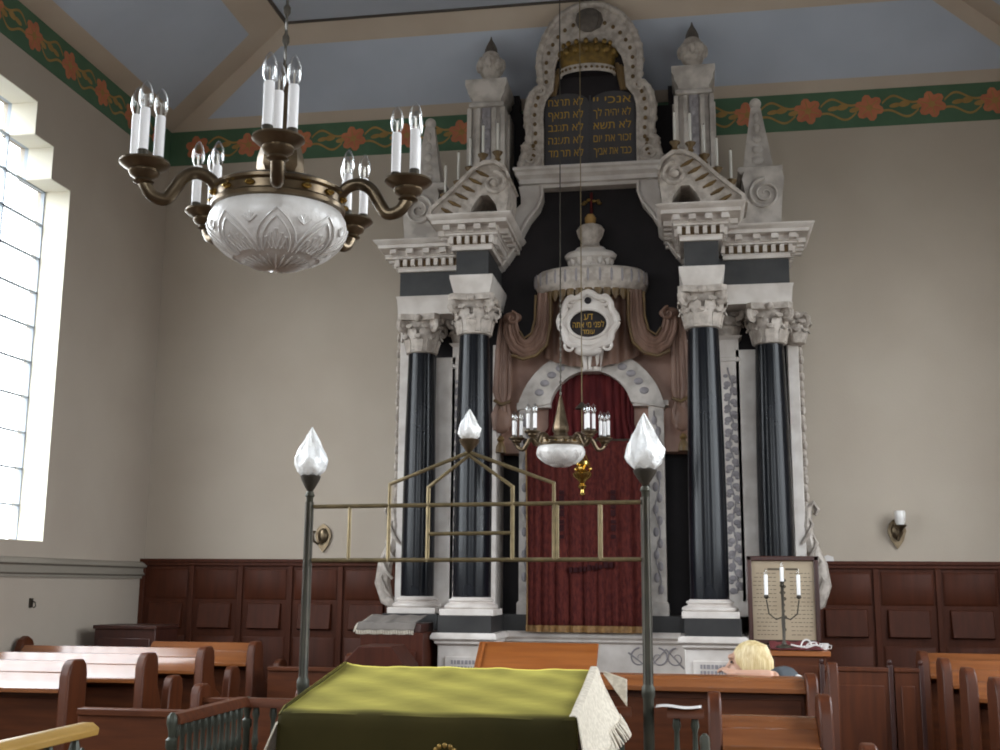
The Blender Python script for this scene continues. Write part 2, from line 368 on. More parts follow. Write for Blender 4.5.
# wooden dado with framed panels along the far wall
def dado(name,x0,x1,edges):
    m=M(); yf=YF-.05
    m.box(x0,x1,yf,YF,0,1.80); m.box(x0-.0,x1,yf-.03,YF,1.80,1.83); m.box(x0,x1,yf-.045,YF,1.83,1.86)
    for i in range(len(edges)-1):
        a,b=edges[i]+.035,edges[i+1]-.035
        m.mold(a,b,yf-.001,yf+.01,[(0.0,1.50),(0,1.50),(0,1.77)]) if False else None
        # raised field of the upper panel and the projecting lower panel with its shade line
        m.loft([[(a,yf,1.5),(b,yf,1.5),(b,yf,1.77),(a,yf,1.77)],[(a+.02,yf-.012,1.52),(b-.02,yf-.012,1.52),(b-.02,yf-.012,1.75),(a+.02,yf-.012,1.75)]])
        m.loft([[(a+.04,yf,1.24),(b-.04,yf,1.24),(b-.04,yf,1.47),(a+.04,yf,1.47)],[(a+.05,yf-.05,1.25),(b-.05,yf-.05,1.25),(b-.05,yf-.02,1.465),(a+.05,yf-.02,1.465)]])
        m.loft([[(a,yf,.3),(b,yf,.3),(b,yf,1.18),(a,yf,1.18)],[(a+.02,yf-.012,.32),(b-.02,yf-.012,.32),(b-.02,yf-.012,1.16),(a+.02,yf-.012,1.16)]])
    for e in edges: m.box(e-.022,e+.022,yf-.022,yf,0,1.80)
    return struct(m.build(name,WOODD,bevel=.004))
dado('trim_4',XL,-2.55,[XL+.02,-4.53,-4.06,-3.59,-3.12,-2.64])
dado('trim_5',.93,XR,[.96,1.46,1.95,2.44,2.93,XR-.02])
# ------------------------------------------------------------------ the ark (local: x across, -y towards the hall, z up)
AX=-.83
ark=thing('torah_ark','tall baroque ark of white and black marble with twin black columns and law tablets',"ark",(AX,YF,0))
def capital(m,u,y,z0,z1,rb,hw):
    h=z1-z0
    m.lathe([(rb,0),(rb+.018,.008),(rb+.018,.022),(rb,.03),(rb*.98,.05),(rb*1.02,h*.5),(rb*1.15,h*.75),(hw*.86,h*.84)],(u,y,z0),20)
    # abacus with hollow sides
    pts=[]
    for q in range(4):
        a=PI/4+q*PI/2
        for t in (-.12,.12): pts.append((u+hw*1.32*cos(a+t),y+hw*1.32*sin(a+t)))
        a2=a+PI/4; pts.append((u+hw*.86*cos(a2),y+hw*.86*sin(a2)))
    m.prism(pts,z0+h*.84,z1,'z')
    for row,(za,zb,out,w,off) in enumerate(((.03,.42,.055,.05,0),(.08,.68,.075,.055,PI/8))):
        for q in range(8):
            a=2*PI*q/8+off; d=Vector((cos(a),sin(a),0)); r=rb*1.0
            path=[d*(r+.012)+Vector((u,y,z0+h*za)),d*(r+.022)+Vector((u,y,z0+h*(za+(zb-za)*.5))),d*(r+.035)+Vector((u,y,z0+h*(zb-.06))),d*(r+out)+Vector((u,y,z0+h*zb)),d*(r+out+.012)+Vector((u,y,z0+h*(zb-.07)))]
            m.tube(path,[.012,.016,.016,.017,.008],6,wid=[w*.7,w,w*.95,w*.75,w*.3],up=tuple(d))
    for q in range(4):
        a=PI/4+q*PI/2; d=Vector((cos(a),sin(a),0)); ctr=Vector((u,y,z0+h*.70))+d*(hw*1.08)
        n=14; path=[]
        for i in range(n+1):
            t=i/n; an=PI*.9-t*3.4*PI; r=.058*(1-t*.85); path.append(ctr+d*(r*cos(an))+Vector((0,0,r*sin(an))))
        path=[Vector((u,y,z0+h*.45))+d*(rb*1.1)]+path
        m.tube(path,[.02]*2+[.022]*(n),6,wid=.026)
        m.ell(tuple(ctr),.026,8,6)
    for q in range(4):
        a=q*PI/2; m.ell((u+hw*.9*cos(a),y+hw*.9*sin(a),z0+h*.9),.034,8,6)
def column(u,d,rb,rt,z0,zs,zt,hw):
    y=-d
    c=bpy.data.objects.new('column',None); C.objects.link(c); c.parent=ark; c.location=(u,y,0)
    m=M(); w=rb+.065
    m.box(-w,w,-w,w,z0,z0+.05)
    m.lathe([(w-.01,.05),(w,.06),(w,.075),(w-.015,.085),(w-.045,.095),(w-.045,.105),(w-.03,.112),(w-.035,.125),(rb+.012,.13),(rb+.005,.14)],(0,0,z0),28); m.build('column_base',MARB,c,bevel=.006)
    m=M(); H_=zs-z0-.13; prof=[]
    for i in range(13):
        t=i/12; prof.append((rb+(rt-rb)*(t**1.4)+.006*sin(PI*t),z0+.13+H_*t))
    m.lathe(prof,(0,0,0),32); m.build('column_shaft',BLACK,c)
    m=M(); capital(m,0,0,zs,zt,rt,hw); m.build('column_capital',CARV,c,sharp=50)
for s in (-1,1):
    column(s*.93,.95,.148,.122,1.41,3.66,3.99,.185); column(s*1.47,.55,.138,.115,1.41,3.60,3.93,.18)
# pedestal: plinth, die with plaques, cornice, dark band
def brk(m,d_in,d_mid,d_out,prof):
    for s in (-1,1):
        m.mold(s*.945-.21,s*.945+.21,-d_in,0,prof); m.mold(s*1.47-.22,s*1.47+.24 if s>0 else -1.47+.22,-d_out,0,prof) if s>0 else m.mold(-1.47-.24,-1.47+.22,-d_out,0,prof)
    m.mold(-.75,.75,-d_mid,0,prof)
m=M(); brk(m,1.14,.56,.72,[(.05,0),(.05,.16),(.02,.2),(0,.2),(0,1.19)]); m.build('pedestal',MARB,ark,bevel=.005)
m=M(); brk(m,1.15,.57,.74,[(.0,1.185),(.02,1.2),(.02,1.215),(.05,1.235),(.05,1.255),(.035,1.28)]); m.build('pedestal_cornice',MARB,ark)
m=M(); brk(m,1.16,.57,.76,[(.0,1.278),(0,1.41)]); m.build('plinth_band',DARKP,ark)
for s in (-1,1):
    m=M(); m.box(s*.945-.15,s*.945+.15,-1.155,-1.13,.96,1.10); p_=m.build('plaque',MARB,ark,bevel=.004)
    m=M(); random.seed(3)
    for r_ in range(2):
        x=s*.945-.1
        while x<s*.945+.1:
            w=.012+.014*random.random(); m.box(x,x+w,-1.158,-1.154,1.0+r_*.045,1.03+r_*.045); x+=w+.008
    m.build('plaque_inscription',RELIEF,p_)
for s in (-1,1):   # scrolled relief on the recessed middle of the pedestal
    m=M()
    for c0,t in ((.66,1),(.52,-1),(.37,1)): m.spiral((s*c0,1.08),.08,1.3,.008,-.562,s*t,PI/2)
    m.tube([(s*.72,-.562,1.0),(s*.58,-.562,1.15),(s*.44,-.562,1.0),(s*.28,-.562,1.12)],.007,6); m.build('scroll_relief',RELIEF,ark)
# back slab of dark marble and the white and grey strips between the columns
m=M(); m.box(-1.72,1.72,-.22,0,1.41,3.95); m.box(-1.66,1.66,-.2,0,3.95,4.6)
m.box(-.80,.80,-.42,-.0,3.62,5.1); m.box(-.80,.80,-.24,0,5.1,5.9); m.box(-.80,-.68,-.2,-.05,5.85,6.1); m.box(.68,.80,-.2,-.05,5.85,6.1)
m.build('back_slab',MATTBLK,ark)
for s in (-1,1):
    m=M(); m.box(*sorted((s*1.2,s*1.37)),-.42,-.2,1.41,3.6); m.build('grey_strip',MARB,ark)
def pil(u0,u1,d,z0,z1,name):
    p=M(); p.mold(u0,u1,-d,-.2,[(.03,z0),(.03,z0+.06),(.0,z0+.12),(0,z1-.22),(.012,z1-.21),(.012,z1-.19),(0,z1-.18),(0,z1-.03),(.03,z1)]); o=p.build(name,MARB,ark)
    w=(u1-u0)*.26; q=M(); n=int((z1-z0-.5)/.05); uc=(u0+u1)/2
    pts=[(uc+w*.45*sin(i*.9),-d-.006,z0+.18+i*(z1-z0-.45)/40) for i in range(41)]; q.tube(pts,.007,6)
    for i in range(n):
        z=z0+.2+i*.05; sg=1 if i%2 else -1
        q.ell((uc+sg*w*.6,-d-.004,z),(w*.75,.008,.026),8,6)
        q.ell((uc-sg*w*.9,-d-.004,z+.02),(w*.5,.008,.016),8,6)
    q.build('floral_relief',RELIEF,o)
    q=M(); capital(q,uc,-d+.06,z1-.02,z1+.27,.06,.11); q.build('pilaster_capital',CARV,o)
    return o
for s in (-1,1):
    a,b=sorted((s*1.07,s*1.225)); pil(a,b,.42,1.41,3.72,'pilaster')
    m=M(); m.box(*sorted((s*.80,s*.835)),-.6,-.22,1.41,3.66); m.build('white_strip',MARB,ark)
    # outer wings with carved leaf edge and acanthus foot
    a,b=sorted((s*1.63,s*1.72)); m=M(); m.box(a,b,-.34,-.2,1.41,3.9); w_=m.build('side_wing',MARB,ark,bevel=.006)
    if s>0: m=M(); capital(m,s*1.70,-.38,3.64,3.90,.05,.085); m.build('wing_capital',CARV,w_)
    m=M()
    for i in range(22):
        z=2.3+i*.072; m.ell((s*(1.735+.008*(i%2)),-.3,z),(.022,.03,.042),8,6)
    m.build('leaf_edge',CARV,w_)
    m=M()
    P=[(s*1.72,-.3,1.46),(s*1.80,-.3,1.52),(s*1.84,-.3,1.66),(s*1.82,-.3,1.82),(s*1.76,-.3,1.98),(s*1.73,-.3,2.14),(s*1.745,-.3,2.28),(s*1.79,-.3,2.32),(s*1.82,-.3,2.27),(s*1.80,-.3,2.23)]
    m.tube(P,[.04,.06,.07,.065,.055,.045,.036,.03,.026,.018],8,wid=.05)
    for i,(zz,uu) in enumerate(((1.6,1.8),(1.75,1.79),(1.9,1.76),(2.05,1.73))):
        m.tube([(s*(uu-.05),-.345,zz-.06),(s*uu,-.36,zz),(s*(uu+.045),-.35,zz+.1),(s*(uu+.02),-.34,zz+.15)],[.012,.018,.014,.005],6)
    m.build('acanthus_scroll',CARV,w_)
# entablature: white impost block, dark frieze, dentilled cornice; broken forward over the inner columns
for s in (-1,1):
    m=M(); m.mold(s*.93-.15,s*.93+.15,-1.10,-.2,[(0,3.985),(0,4.0),(.03,4.12),(.03,4.145)]); m.build('impost_block',MARB,ark)
    m=M(); m.mold(*sorted((s*1.10,s*1.65)),-.71,-.2,[(0,3.925),(0,3.94),(.01,4.06),(.02,4.085)]); m.build('impost_block',MARB,ark)
    m=M(); m.box(s*.93-.135,s*.93+.135,-1.08,-.2,4.14,4.37); m.build('dark_frieze',DARKST,ark)
    m=M(); m.box(*sorted((s*1.06,s*1.64)),-.70,-.2,4.08,4.32); m.build('dark_frieze',DARKST,ark)
def cornice(x0,x1,d,z0,z1):
    m=M(); h=z1-z0
    m.mold(x0,x1,-d,-.2,[(0,z0),(.012,z0),(.012,z0+h*.13),(.02,z0+h*.14),(.02,z0+h*.42),(.06,z0+h*.44),(.06,z0+h*.5),(.075,z0+h*.52),(.075,z0+h*.7),(.155,z0+h*.72),(.155,z0+h*.84),(.17,z0+h*.86),(.195,z0+h*.97),(.195,z1)])
    n=max(5,int((x1-x0+.1)/.062))
    for i in range(n): # dentils
        x=x0-.045+(x1-x0+.09)*(i+.5)/n; m.box(x-.017,x+.017,-d-.055,-d+.02,z0+h*.18,z0+h*.42)
    k=max(4,int((x1-x0+.2)/.13))
    for i in range(k): # modillions
        x=x0-.1+(x1-x0+.2)*(i+.5)/k; m.box(x-.028,x+.028,-d-.14,-d-.02,z0+h*.54,z0+h*.7)
    for e,xx in ((-1,x0),(1,x1)):
        ny=max(3,int((d-.2)/.062))
        for i in range(ny): 
            y=-d+.03+i*.062; m.box(*sorted((xx,xx+e*.055)),y-.017,y+.017,z0+h*.18,z0+h*.42)
        for i in range(max(2,ny//2)):
            y=-d+.05+i*.124; m.box(*sorted((xx,xx+e*.14)),y-.028,y+.028,z0+h*.54,z0+h*.7)
    o=m.build('cornice',MARB,ark)
    m=M(); m.box(x0-.022,x1+.022,-d-.023,-.2,z0+h*.17,z0+h*.42); m.build('dentil_ground',DRAPED,o)
for s in (-1,1):
    cornice(s*.93-.155,s*.93+.155,1.10,4.36,4.62)
    a,b=sorted((s*1.12,s*1.64)); cornice(a,b,.72,4.30,4.545)
# broken scroll pediments with fluted fronts
for s in (-1,1):
    O_=[(1.28,4.62),(1.25,4.68),(1.16,4.76),(1.06,4.85),(.97,4.94),(.90,5.01),(.82,5.055),(.73,5.06),(.65,5.01),(.615,4.92),(.615,4.80),(.63,4.70),(.64,4.62),(.70,4.62),(.72,4.72),(.78,4.80),(.85,4.80),(.90,4.74),(.93,4.68),(.94,4.62)]
    m=M(); m.prism([(s*x,z) for x,z in O_],-1.18,-.75); m.prism([(s*x,z) for x,z in ((1.30,4.62),(1.28,4.69),(1.17,4.79),(1.07,4.88),(.98,4.97),(.905,5.045),(.82,5.09),(.72,5.09),(.635,5.03),(.595,4.93),(.615,4.92),(.65,5.005),(.73,5.06),(.82,5.055),(.9,5.01),(.97,4.94),(1.06,4.85),(1.16,4.76),(1.25,4.68),(1.26,4.62))],-1.22,-.75)
    m.spiral((s*.735,4.90),.105,1.6,.022,-1.19,s,PI/2); m.ell((s*.735,-1.19,4.90),.035,10,6)
    o=m.build('scroll_pediment',CARV,ark)
    for i in range(6):
        m=M(); t=i/5; x=1.13-.29*t; z=4.665+.31*t
        m.tube([(s*(x-.06),-1.183,z-.018),(s*x,-1.19,z+.01),(s*(x+.045),-1.183,z+.04)],[.008,.018,.008],6)
        m.build('scroll_flute',DRAPED,o)
    # tall fluted pedestals with urn finials
    u=s*.905
    m=M(); m.box(u-.125,u+.125,-.64,-.25,4.6,5.805)
    for x in (-.15,-.07,.07,.15): m.box(u+x-.019,u+x+.019,-.665,-.25,4.62,5.795)
    m.box(u-.185,u+.185,-.50,-.2,4.6,5.79)
    m.mold(u-.13,u+.13,-.64,-.25,[(0,5.80),(.025,5.81),(.025,5.84),(0,5.86),(0,5.89),(.035,5.94),(.035,5.97),(.055,6.0),(.055,6.055),(.0,6.06)])
    p_=m.build('attic_pedestal',MARBG,ark)
    m=M(); m.box(u-.04,u+.04,-.652,-.635,5.0,5.8)
    for i in range(9): m.ell((u+.012*(-1)**i,-.655,5.06+i*.085),(.026,.01,.036),8,6)
    m.build('pedestal_relief',RELIEF,p_)
    m=M(); m.lathe([(.07,0),(.075,.02),(.055,.04),(.05,.08),(.09,.14),(.112,.2),(.122,.25),(.11,.285),(.085,.3),(.075,.34),(.05,.36)],(u,-.44,6.06),20)
    for q in range(8): a=q*PI/4; m.ell((u+.105*cos(a),-.44+.105*sin(a),6.29),(.032,.032,.065),6,5)
    m.build('urn',CARV,p_)
    m=M(); m.lathe([(.04,0),(.055,.02),(.05,.06),(.035,.1),(.012,.145),(0.003,.18)],(u,-.44,6.40),14,mod=lambda a,i:1+.1*cos(6*a)); m.build('finial',STONEP,p_)
    # obelisk on a volute block
    u=s*1.42
    m=M(); P_=[(1.24,4.545),(1.24,4.7),(1.30,4.84),(1.28,4.96),(1.30,5.02),(1.6,5.02),(1.62,4.96),(1.6,4.82),(1.58,4.545)]
    m.prism([(s*x,z) for x,z in P_],-.82,-.35); m.mold(u-.15,u+.17,-.80,-.33,[(0,5.0),(.02,5.02),(.02,5.06),(0,5.07)])
    m.spiral((s*1.46,4.82),.135,2.2,.016,-.83,s,PI/2,36)
    b_=m.build('volute_block',MARBG,ark)
    m=M(); m.loft([[(u-w,-.6-w*.8,z),(u+w,-.6-w*.8,z),(u+w,-.6+w*.8,z),(u-w,-.6+w*.8,z)] for w,z in ((.125,5.07),(.12,5.12),(.04,5.66))]); m.ell((u,-.6,5.70),.05,14,10)
    for i in range(5): m.ell((u,-.6-.1+.012*i,5.16+.1*i),(.05-.007*i,.012,.04),8,6)
    m.build('obelisk',MARBG,b_)
# beam and the curved brackets that frame the dark field
m=M(); m.mold(-.60,.565,-.56,-.44,[(0,5.06),(.0,5.09),(.02,5.10),(.02,5.14),(.05,5.17),(.05,5.20),(.07,5.215),(.07,5.24),(0,5.245)]); m.build('beam',MARB,ark)
for s in (-1,1):
    m=M(); inn=[(.42,5.07),(.415,4.98),(.45,4.88),(.53,4.78),(.585,4.68),(.63,4.56),(.70,4.45),(.77,4.36)]; out=[(.62,5.07),(.60,4.97),(.60,4.91),(.66,4.85),(.76,4.80),(.85,4.6),(.87,4.45),(.87,4.3)]
    m.band([(s*x,z) for x,z in out],[(s*x,z) for x,z in inn],-.60,-.41); m.tube([(s*x,-.605,z) for x,z in inn],.014,6); m.build('side_bracket',MARB,ark)
# tablets of the law in a beaded frame
m=M(); m.prism([(-.44,5.24),(-.44,5.86),(-.38,5.98),(-.36,6.2)]+[(-x,z) for x,z in arc(0,6.2,.34,0,180,10,.22)][1:-1]+[(.36,6.2),(.38,5.98),(.44,5.86),(.44,5.24)],-.5,-.42); tab=m.build('tablet',MATTBLK,ark)
m=M(); m.box(-.008,.008,-.506,-.498,5.28,5.92)
m.prism([(-.40,5.26),(-.40,5.86)]+arc(-.205,5.86,.195,180,0,8,.09)[1:]+[(-.01,5.26)],-.506,-.498); m.prism([(.01,5.26),(.01,5.86)]+arc(.205,5.86,.195,180,0,8,.09)[1:]+[(.40,5.26)],-.506,-.498); m.build('tablet_face',TABF,tab)
m=M()
rev=lambda t:t[::-1]
for i,(r_,l_) in enumerate((('אנכי יי','לא תרצח'),('לא יהיה לך','לא תנאף'),('לא תשא','לא תגנב'),('זכור את יום','לא תענה'),('כבד את אביך','לא תחמד'))):
    z=5.835-i*.119
    text_into(m,rev(r_),.062,.195,-.509,z,w=.33); text_into(m,rev(l_),.062,-.215,-.509,z,w=.31)
m.build('tablet_lettering',GILT,tab)
outer=[(-.66,5.245),(-.64,5.36),(-.60,5.40),(-.63,5.46),(-.575,5.48),(-.58,5.6),(-.60,5.72),(-.585,5.85),(-.55,5.95),(-.49,6.02),(-.51,6.14),(-.515,6.28),(-.48,6.42),(-.42,6.54),(-.33,6.65),(-.2,6.73),(-.08,6.765),(0,6.77)]
outer=[(x*(.93 if z<6 else .87),z) for x,z in outer]
inner=[(-.42,5.245),(-.42,5.32),(-.42,5.38),(-.42,5.44),(-.42,5.5),(-.42,5.6),(-.425,5.7),(-.42,5.8),(-.40,5.88),(-.36,5.97),(-.35,6.08),(-.345,6.17),(-.32,6.26),(-.27,6.33),(-.2,6.39),(-.12,6.42),(-.05,6.43),(0,6.43)]
inner=[(x*(1 if z<5.9 else .93),z) for x,z in inner]
mir=lambda L:L+[(-x,z) for x,z in L[::-1]][1:]
m=M(); m.band(mir(outer),mir(inner),-.55,-.42)
for L,r_ in ((outer,.032),(inner,.016)): m.tube([(x,-.545,z) for x,z in mir(L)],r_,8)
for s in (-1,1): m.spiral((s*.52,5.34),.085,1.5,.022,-.555,-s,-PI/2); m.spiral((s*.44,5.97),.055,1.4,.02,-.555,s,PI/2)
for i in range(len(mir(outer))-1):
    (x0,z0),(x1,z1)=mir(outer)[i],mir(outer)[i+1]; m.ell(((x0+x1)/2,-.53,(z0+z1)/2),(.045,.04,.045),8,6)
tf=m.build('tablet_frame',CARV,ark)
m=M()
mo,mi_=mir(outer),mir(inner)
tot=44
for i in range(tot):
    t=i/(tot-1)*(len(mo)-1); k=min(int(t),len(mo)-2); f=t-k
    x=sum(((L[k][0]*(1-f)+L[k+1][0]*f)) for L in (mo,mi_))/2; z=sum(((L[k][1]*(1-f)+L[k+1][1]*f)) for L in (mo,mi_))/2
    if abs(x)<.14 and z>6.3: continue
    m=M(); m.ell((x,-.553,z),(.017,.012,.02),8,6); m.build('frame_stud',DRAPED,tf)
m=M(); m.lathe([(.03,0),(.09,.03),(.115,.1),(.10,.17),(.06,.21),(.01,.225)],(0,-.56,6.5),16,sy=.5,mod=lambda a,i:1+.12*cos(7*a)); m.build('shell_boss',STONEP,tf)
# crown over the tablets
cr=bpy.data.objects.new('crown',None); C.objects.link(cr); cr.parent=ark; cr.location=(-.02,-.5,6.07); cr.scale=(1.02,1.1,.92)
m=M(); m.lathe([(.225,.03),(.245,.02),(.25,.06),(.24,.1),(.225,.1)],(0,0,0),32,sy=.55,cap=False); m.build('crown_rim',CARV,cr)
for i in range(17): m=M(); a=PI+PI*i/16; m.ell((.25*cos(a),.1375*sin(a),.06),(.014,.012,.014),8,6); m.build('crown_jewel',DRAPED,cr)
m=M(); m.lathe([(.225,.1),(.24,.16),(.25,.24),(.23,.30),(.16,.345),(.06,.36)],(0,0,0),32,sy=.55)
for i in range(9):
    a=PI+PI*i/8; m.ell((.245*cos(a),.137*sin(a),.25),(.03,.022,.04),8,6); m.ell((.22*cos(a),.125*sin(a),.335),(.022,.018,.03),8,6)
m.build('crown_band',GOLD,cr)
m=M(); m.lathe([(.2,.035),(.2,.09)],(0,0,0),24,sy=.55); m.build('crown_lining',MATTBLK,cr)
m=M()
for i in range(3): m.tube([(-.27-.03*i,-.515,6.18-.02*i),(-.3-.025*i,-.515,6.05),(-.31-.02*i,-.51,5.93)],[.02,.028,.01],8)
m.build('crown_mantle',DRAPED,ark)
m=M()
for i in range(3): m.tube([(.24+.03*i,-.515,6.2-.02*i),(.27+.025*i,-.515,6.07),(.28+.02*i,-.51,5.95)],[.02,.028,.01],8)
m.build('crown_mantle',DRAPED,ark)
# gilded flower on the dark field
m=M(); m.tube([(0,-.435,4.84),(0,-.435,5.04)],.012,6); m.build('flower_stem',VELV,ark)
m=M()
for q in range(6): a=PI*q/5; m.ell((.07*cos(a),-.435,4.94+.035*sin(a)*(1 if q%2 else .6)),(.022,.012,.016),8,6)
m.build('gilt_flower',GOLD,ark)
# canopy: finial, cap, bowed cornice with lambrequin
can=bpy.data.objects.new('canopy',None); C.objects.link(can); can.parent=ark; can.location=(0,-.55,0)
m=M(); m.loft([[(r_*cos(PI+PI*j/20)*1.0,r_*.55*sin(PI+PI*j/20)*1.0,z) for j in range(21)]+[(r_,.3,z),(-r_,.3,z)] for r_,z in ((.43,4.08),(.44,4.10),(.455,4.11),(.475,4.15),(.485,4.2),(.475,4.25),(.44,4.28),(.40,4.29))]); cc=m.build('canopy_cornice',CARV,can)
m=M()
for j in range(15):
    m=M(); a=PI+PI*(j+.5)/15; m.ell((.478*cos(a),.478*.55*sin(a),4.2),(.012,.012,.06),6,6); m.build('cornice_rib',RELIEF,cc)
m=M(); m.lathe([(.26,4.27),(.19,4.30),(.155,4.34),(.155,4.37),(.215,4.40),(.225,4.43),(.20,4.455),(.14,4.475),(.12,4.50)],(0,0,0),28,sy=.6)
for q in range(12): a=2*PI*q/12; m.ell((.17*cos(a),.1*sin(a),4.38),(.03,.025,.05),6,5)
m.build('canopy_cap',MARB,can)
m=M(); m.lathe([(.12,4.49),(.075,4.52),(.07,4.55),(.10,4.60),(.115,4.66),(.09,4.70),(.05,4.715)],(0,0,0),18,sy=.75,mod=lambda a,i:1+.06*cos(6*a)); m.build('canopy_finial',CARV,can)
m=M(); m.lathe([(.035,4.70),(.045,4.73),(.05,4.77),(.03,4.80)],(0,0,0),12); m.build('finial_knob',OCHRE,can)
m=M()
for j in range(17):
    a=PI+PI*(j+.5)/17; x,y=.425*cos(a),.425*.55*sin(a)
    m.tube([(x,y,4.09),(x,y-.004,4.04),(x,y-.002,3.995)],[.034,.032,.006],8,wid=[.012,.012,.006],up=(-sin(a),cos(a)*.55,0))
m.build('lambrequin',DRAPED,can)
# pink marble wall around the arch
m=M(); m.box(-.79,.79,-.44,-.22,2.75,3.66); m.build('pink_panel',PINK,ark)
# carved brown drapery
def pleat(m,path,wid,amp,nf,thick=.03):
    P=[Vector(p) for p in path]; n=len(P)
    for i in range(nf):
        t=(i+.5)/nf-.5; pts=[];rs=[]
        for k in range(n):
            tg=(P[min(k+1,n-1)]-P[max(k-1,0)]); nr=Vector((tg.z,0,-tg.x)).normalized()
            pts.append(P[k]+nr*(t*wid[k])+Vector((0,-.01*(i%2),0))); rs.append(max(.006,wid[k]/nf*.72))
        m.tube(pts,rs,8,wid=None)
m=M()
m.grid(lambda u,v:(-.40+.8*u,-.60-.022*sin(u*38)-.05*sin(PI*u),4.06-.62*v+.10*(abs(u-.5)*2)**2*v),80,6); dr=m.build('back_drapery',DRAPE,ark)
for s in (-1,1):
    m=M(); pleat(m,[(s*.385,-.68,4.08),(s*.385,-.68,3.94),(s*.39,-.68,3.8),(s*.42,-.68,3.69),(s*.48,-.68,3.62),(s*.55,-.68,3.60),(s*.615,-.68,3.64),(s*.655,-.68,3.72),(s*.67,-.68,3.8),(s*.665,-.68,3.87)],[.10,.11,.12,.14,.15,.15,.14,.13,.12,.09],0,4)
    m.ell((s*.66,-.68,3.875),(.085,.05,.05)); m.spiral((s*.655,3.86),.055,1.3,.018,-.73,s,PI/2); d_=m.build('drapery_swag',DRAPE,ark)
    m=M(); m.tube([(s*.455,-.71,4.06),(s*.46,-.71,3.85),(s*.49,-.71,3.73),(s*.55,-.71,3.69),(s*.59,-.71,3.75)],.010,6); m.tube([(s*.325,-.71,4.06),(s*.325,-.71,3.8),(s*.36,-.71,3.63),(s*.45,-.71,3.54),(s*.56,-.71,3.51),(s*.66,-.71,3.55)],.014,6); m.build('gold_edging',DRAPED,d_)
    m=M(); pleat(m,[(s*.72,-.62,3.88),(s*.735,-.64,3.6),(s*.745,-.64,3.25),(s*.74,-.64,3.16)],[.1,.13,.15,.1],0,4)
    pleat(m,[(s*.74,-.64,3.17),(s*.75,-.64,3.05),(s*.755,-.64,2.92)],[.08,.16,.12],0,4); m.ell((s*.75,-.64,3.0),(.085,.05,.11),10,8)
    t_=m.build('drapery_tail',DRAPE,ark)
    m=M(); m.lathe([(.015,.14),(.035,.11),(.02,.09),(.04,.05),(.045,0)],(s*.755,-.65,2.73),10); m.build('tassel',DRAPED,t_)
    m=M(); m.tube([(s*.67,-.68,3.16),(s*.74,-.69,3.13),(s*.81,-.68,3.17)],.014,6); m.build('tie_band',DRAPED,t_)
# cartouche
m=M(); o_=[(.0+.24*cos(t)*(1+.06*cos(8*t)),3.78+.235*sin(t)*(1+.07*cos(8*t))+.02*(sin(t)>0)) for t in [2*PI*j/40 for j in range(41)]]; i_=[(.165*cos(2*PI*j/40),3.77+.125*sin(2*PI*j/40)) for j in range(41)]
m.band(o_,i_,-.83,-.74); m.tube([(x,-.83,z) for x,z in i_],.014,6); m.tube([(x*.95,-.835,3.78+(z-3.78)*.95) for x,z in o_],.028,8)
for s in (-1,1): m.spiral((s*.13,3.97),.055,1.4,.016,-.84,s,-PI/2); m.spiral((s*.15,3.58),.05,1.3,.016,-.84,-s,PI/2)
m.ell((0,-.81,3.55),(.12,.05,.05)); ca=m.build('cartouche',MARB,ark)
m=M(); m.prism([(.185*cos(2*PI*j/28),3.77+.145*sin(2*PI*j/28)) for j in range(28)],-.80,-.74); m.ell((0,-.84,3.965),(.03,.015,.03),8,6); m.build('cartouche_field',MATTBLK,ca)
m=M(); text_into(m,rev('דע'),.05,0,-.804,3.81,w=.075); text_into(m,rev('לפני מי אתה'),.045,0,-.804,3.745,w=.26); text_into(m,rev('עומד'),.036,0,-.804,3.69,w=.1); m.build('cartouche_lettering',GILT,ca)
# arch and jambs
ai=arc(-.01,3.08,.345,168,12,20); ao=arc(-.01,2.99,.63,170,10,20)
m=M(); m.band(ao,ai,-.58,-.3); ab=m.build('arch_moulding',MARBG,ark)
m=M()
for q in range(13):
    a=math.radians(155-130*q/12); r_=.485; m.ell((r_*cos(a),-.582,3.04+r_*sin(a)),(.04,.01,.03),8,6)
m.build('arch_flower',RELIEF,ab)
m=M(); m.prism([(-.08,3.41),(.08,3.41),(.12,3.62),(-.12,3.62)],-.63,-.4)
for x in (-.05,0,.05): m.tube([(x*.8,-.635,3.42),(x,-.645,3.52),(x*1.2,-.635,3.61)],.024,6)
m.build('keystone',MARB,ark)
for s in (-1,1):
    m=M(); a,b=sorted((s*.48-.01,s*.605-.01)); m.box(a,b,-.54,-.3,1.41,3.13); m.mold(a,b,-.54,-.3,[(.015,1.41),(.015,1.5),(0,1.52)]); a2,b2=sorted((s*.345,s*.635)); m.box(a2,b2,-.56,-.3,3.12,3.165); j_=m.build('jamb',MARBG,ark)
    m=M(); n=16
    for i in range(n): m.ell((s*.543-.01+.016*(-1)**i,-.541,1.62+i*.092),(.024,.008,.04),8,6)
    m.tube([(s*.543-.01+.02*sin(i*.8),-.541,1.58+i*.05) for i in range(31)],.006,6); m.build('jamb_relief',RELIEF,j_)
m=M(); m.tube([(-.53,-.66,2.82),(.50,-.66,2.82)],.013,8); 
for s in (-1,1): m.ell((-.02+s*.52,-.66,2.82),.026)
m.build('curtain_rod',BRONZE,ark)
m=M(); m.box(-.50,.50,-.36,-.26,1.41,3.4); m.build('door_recess',VELVD,ark)
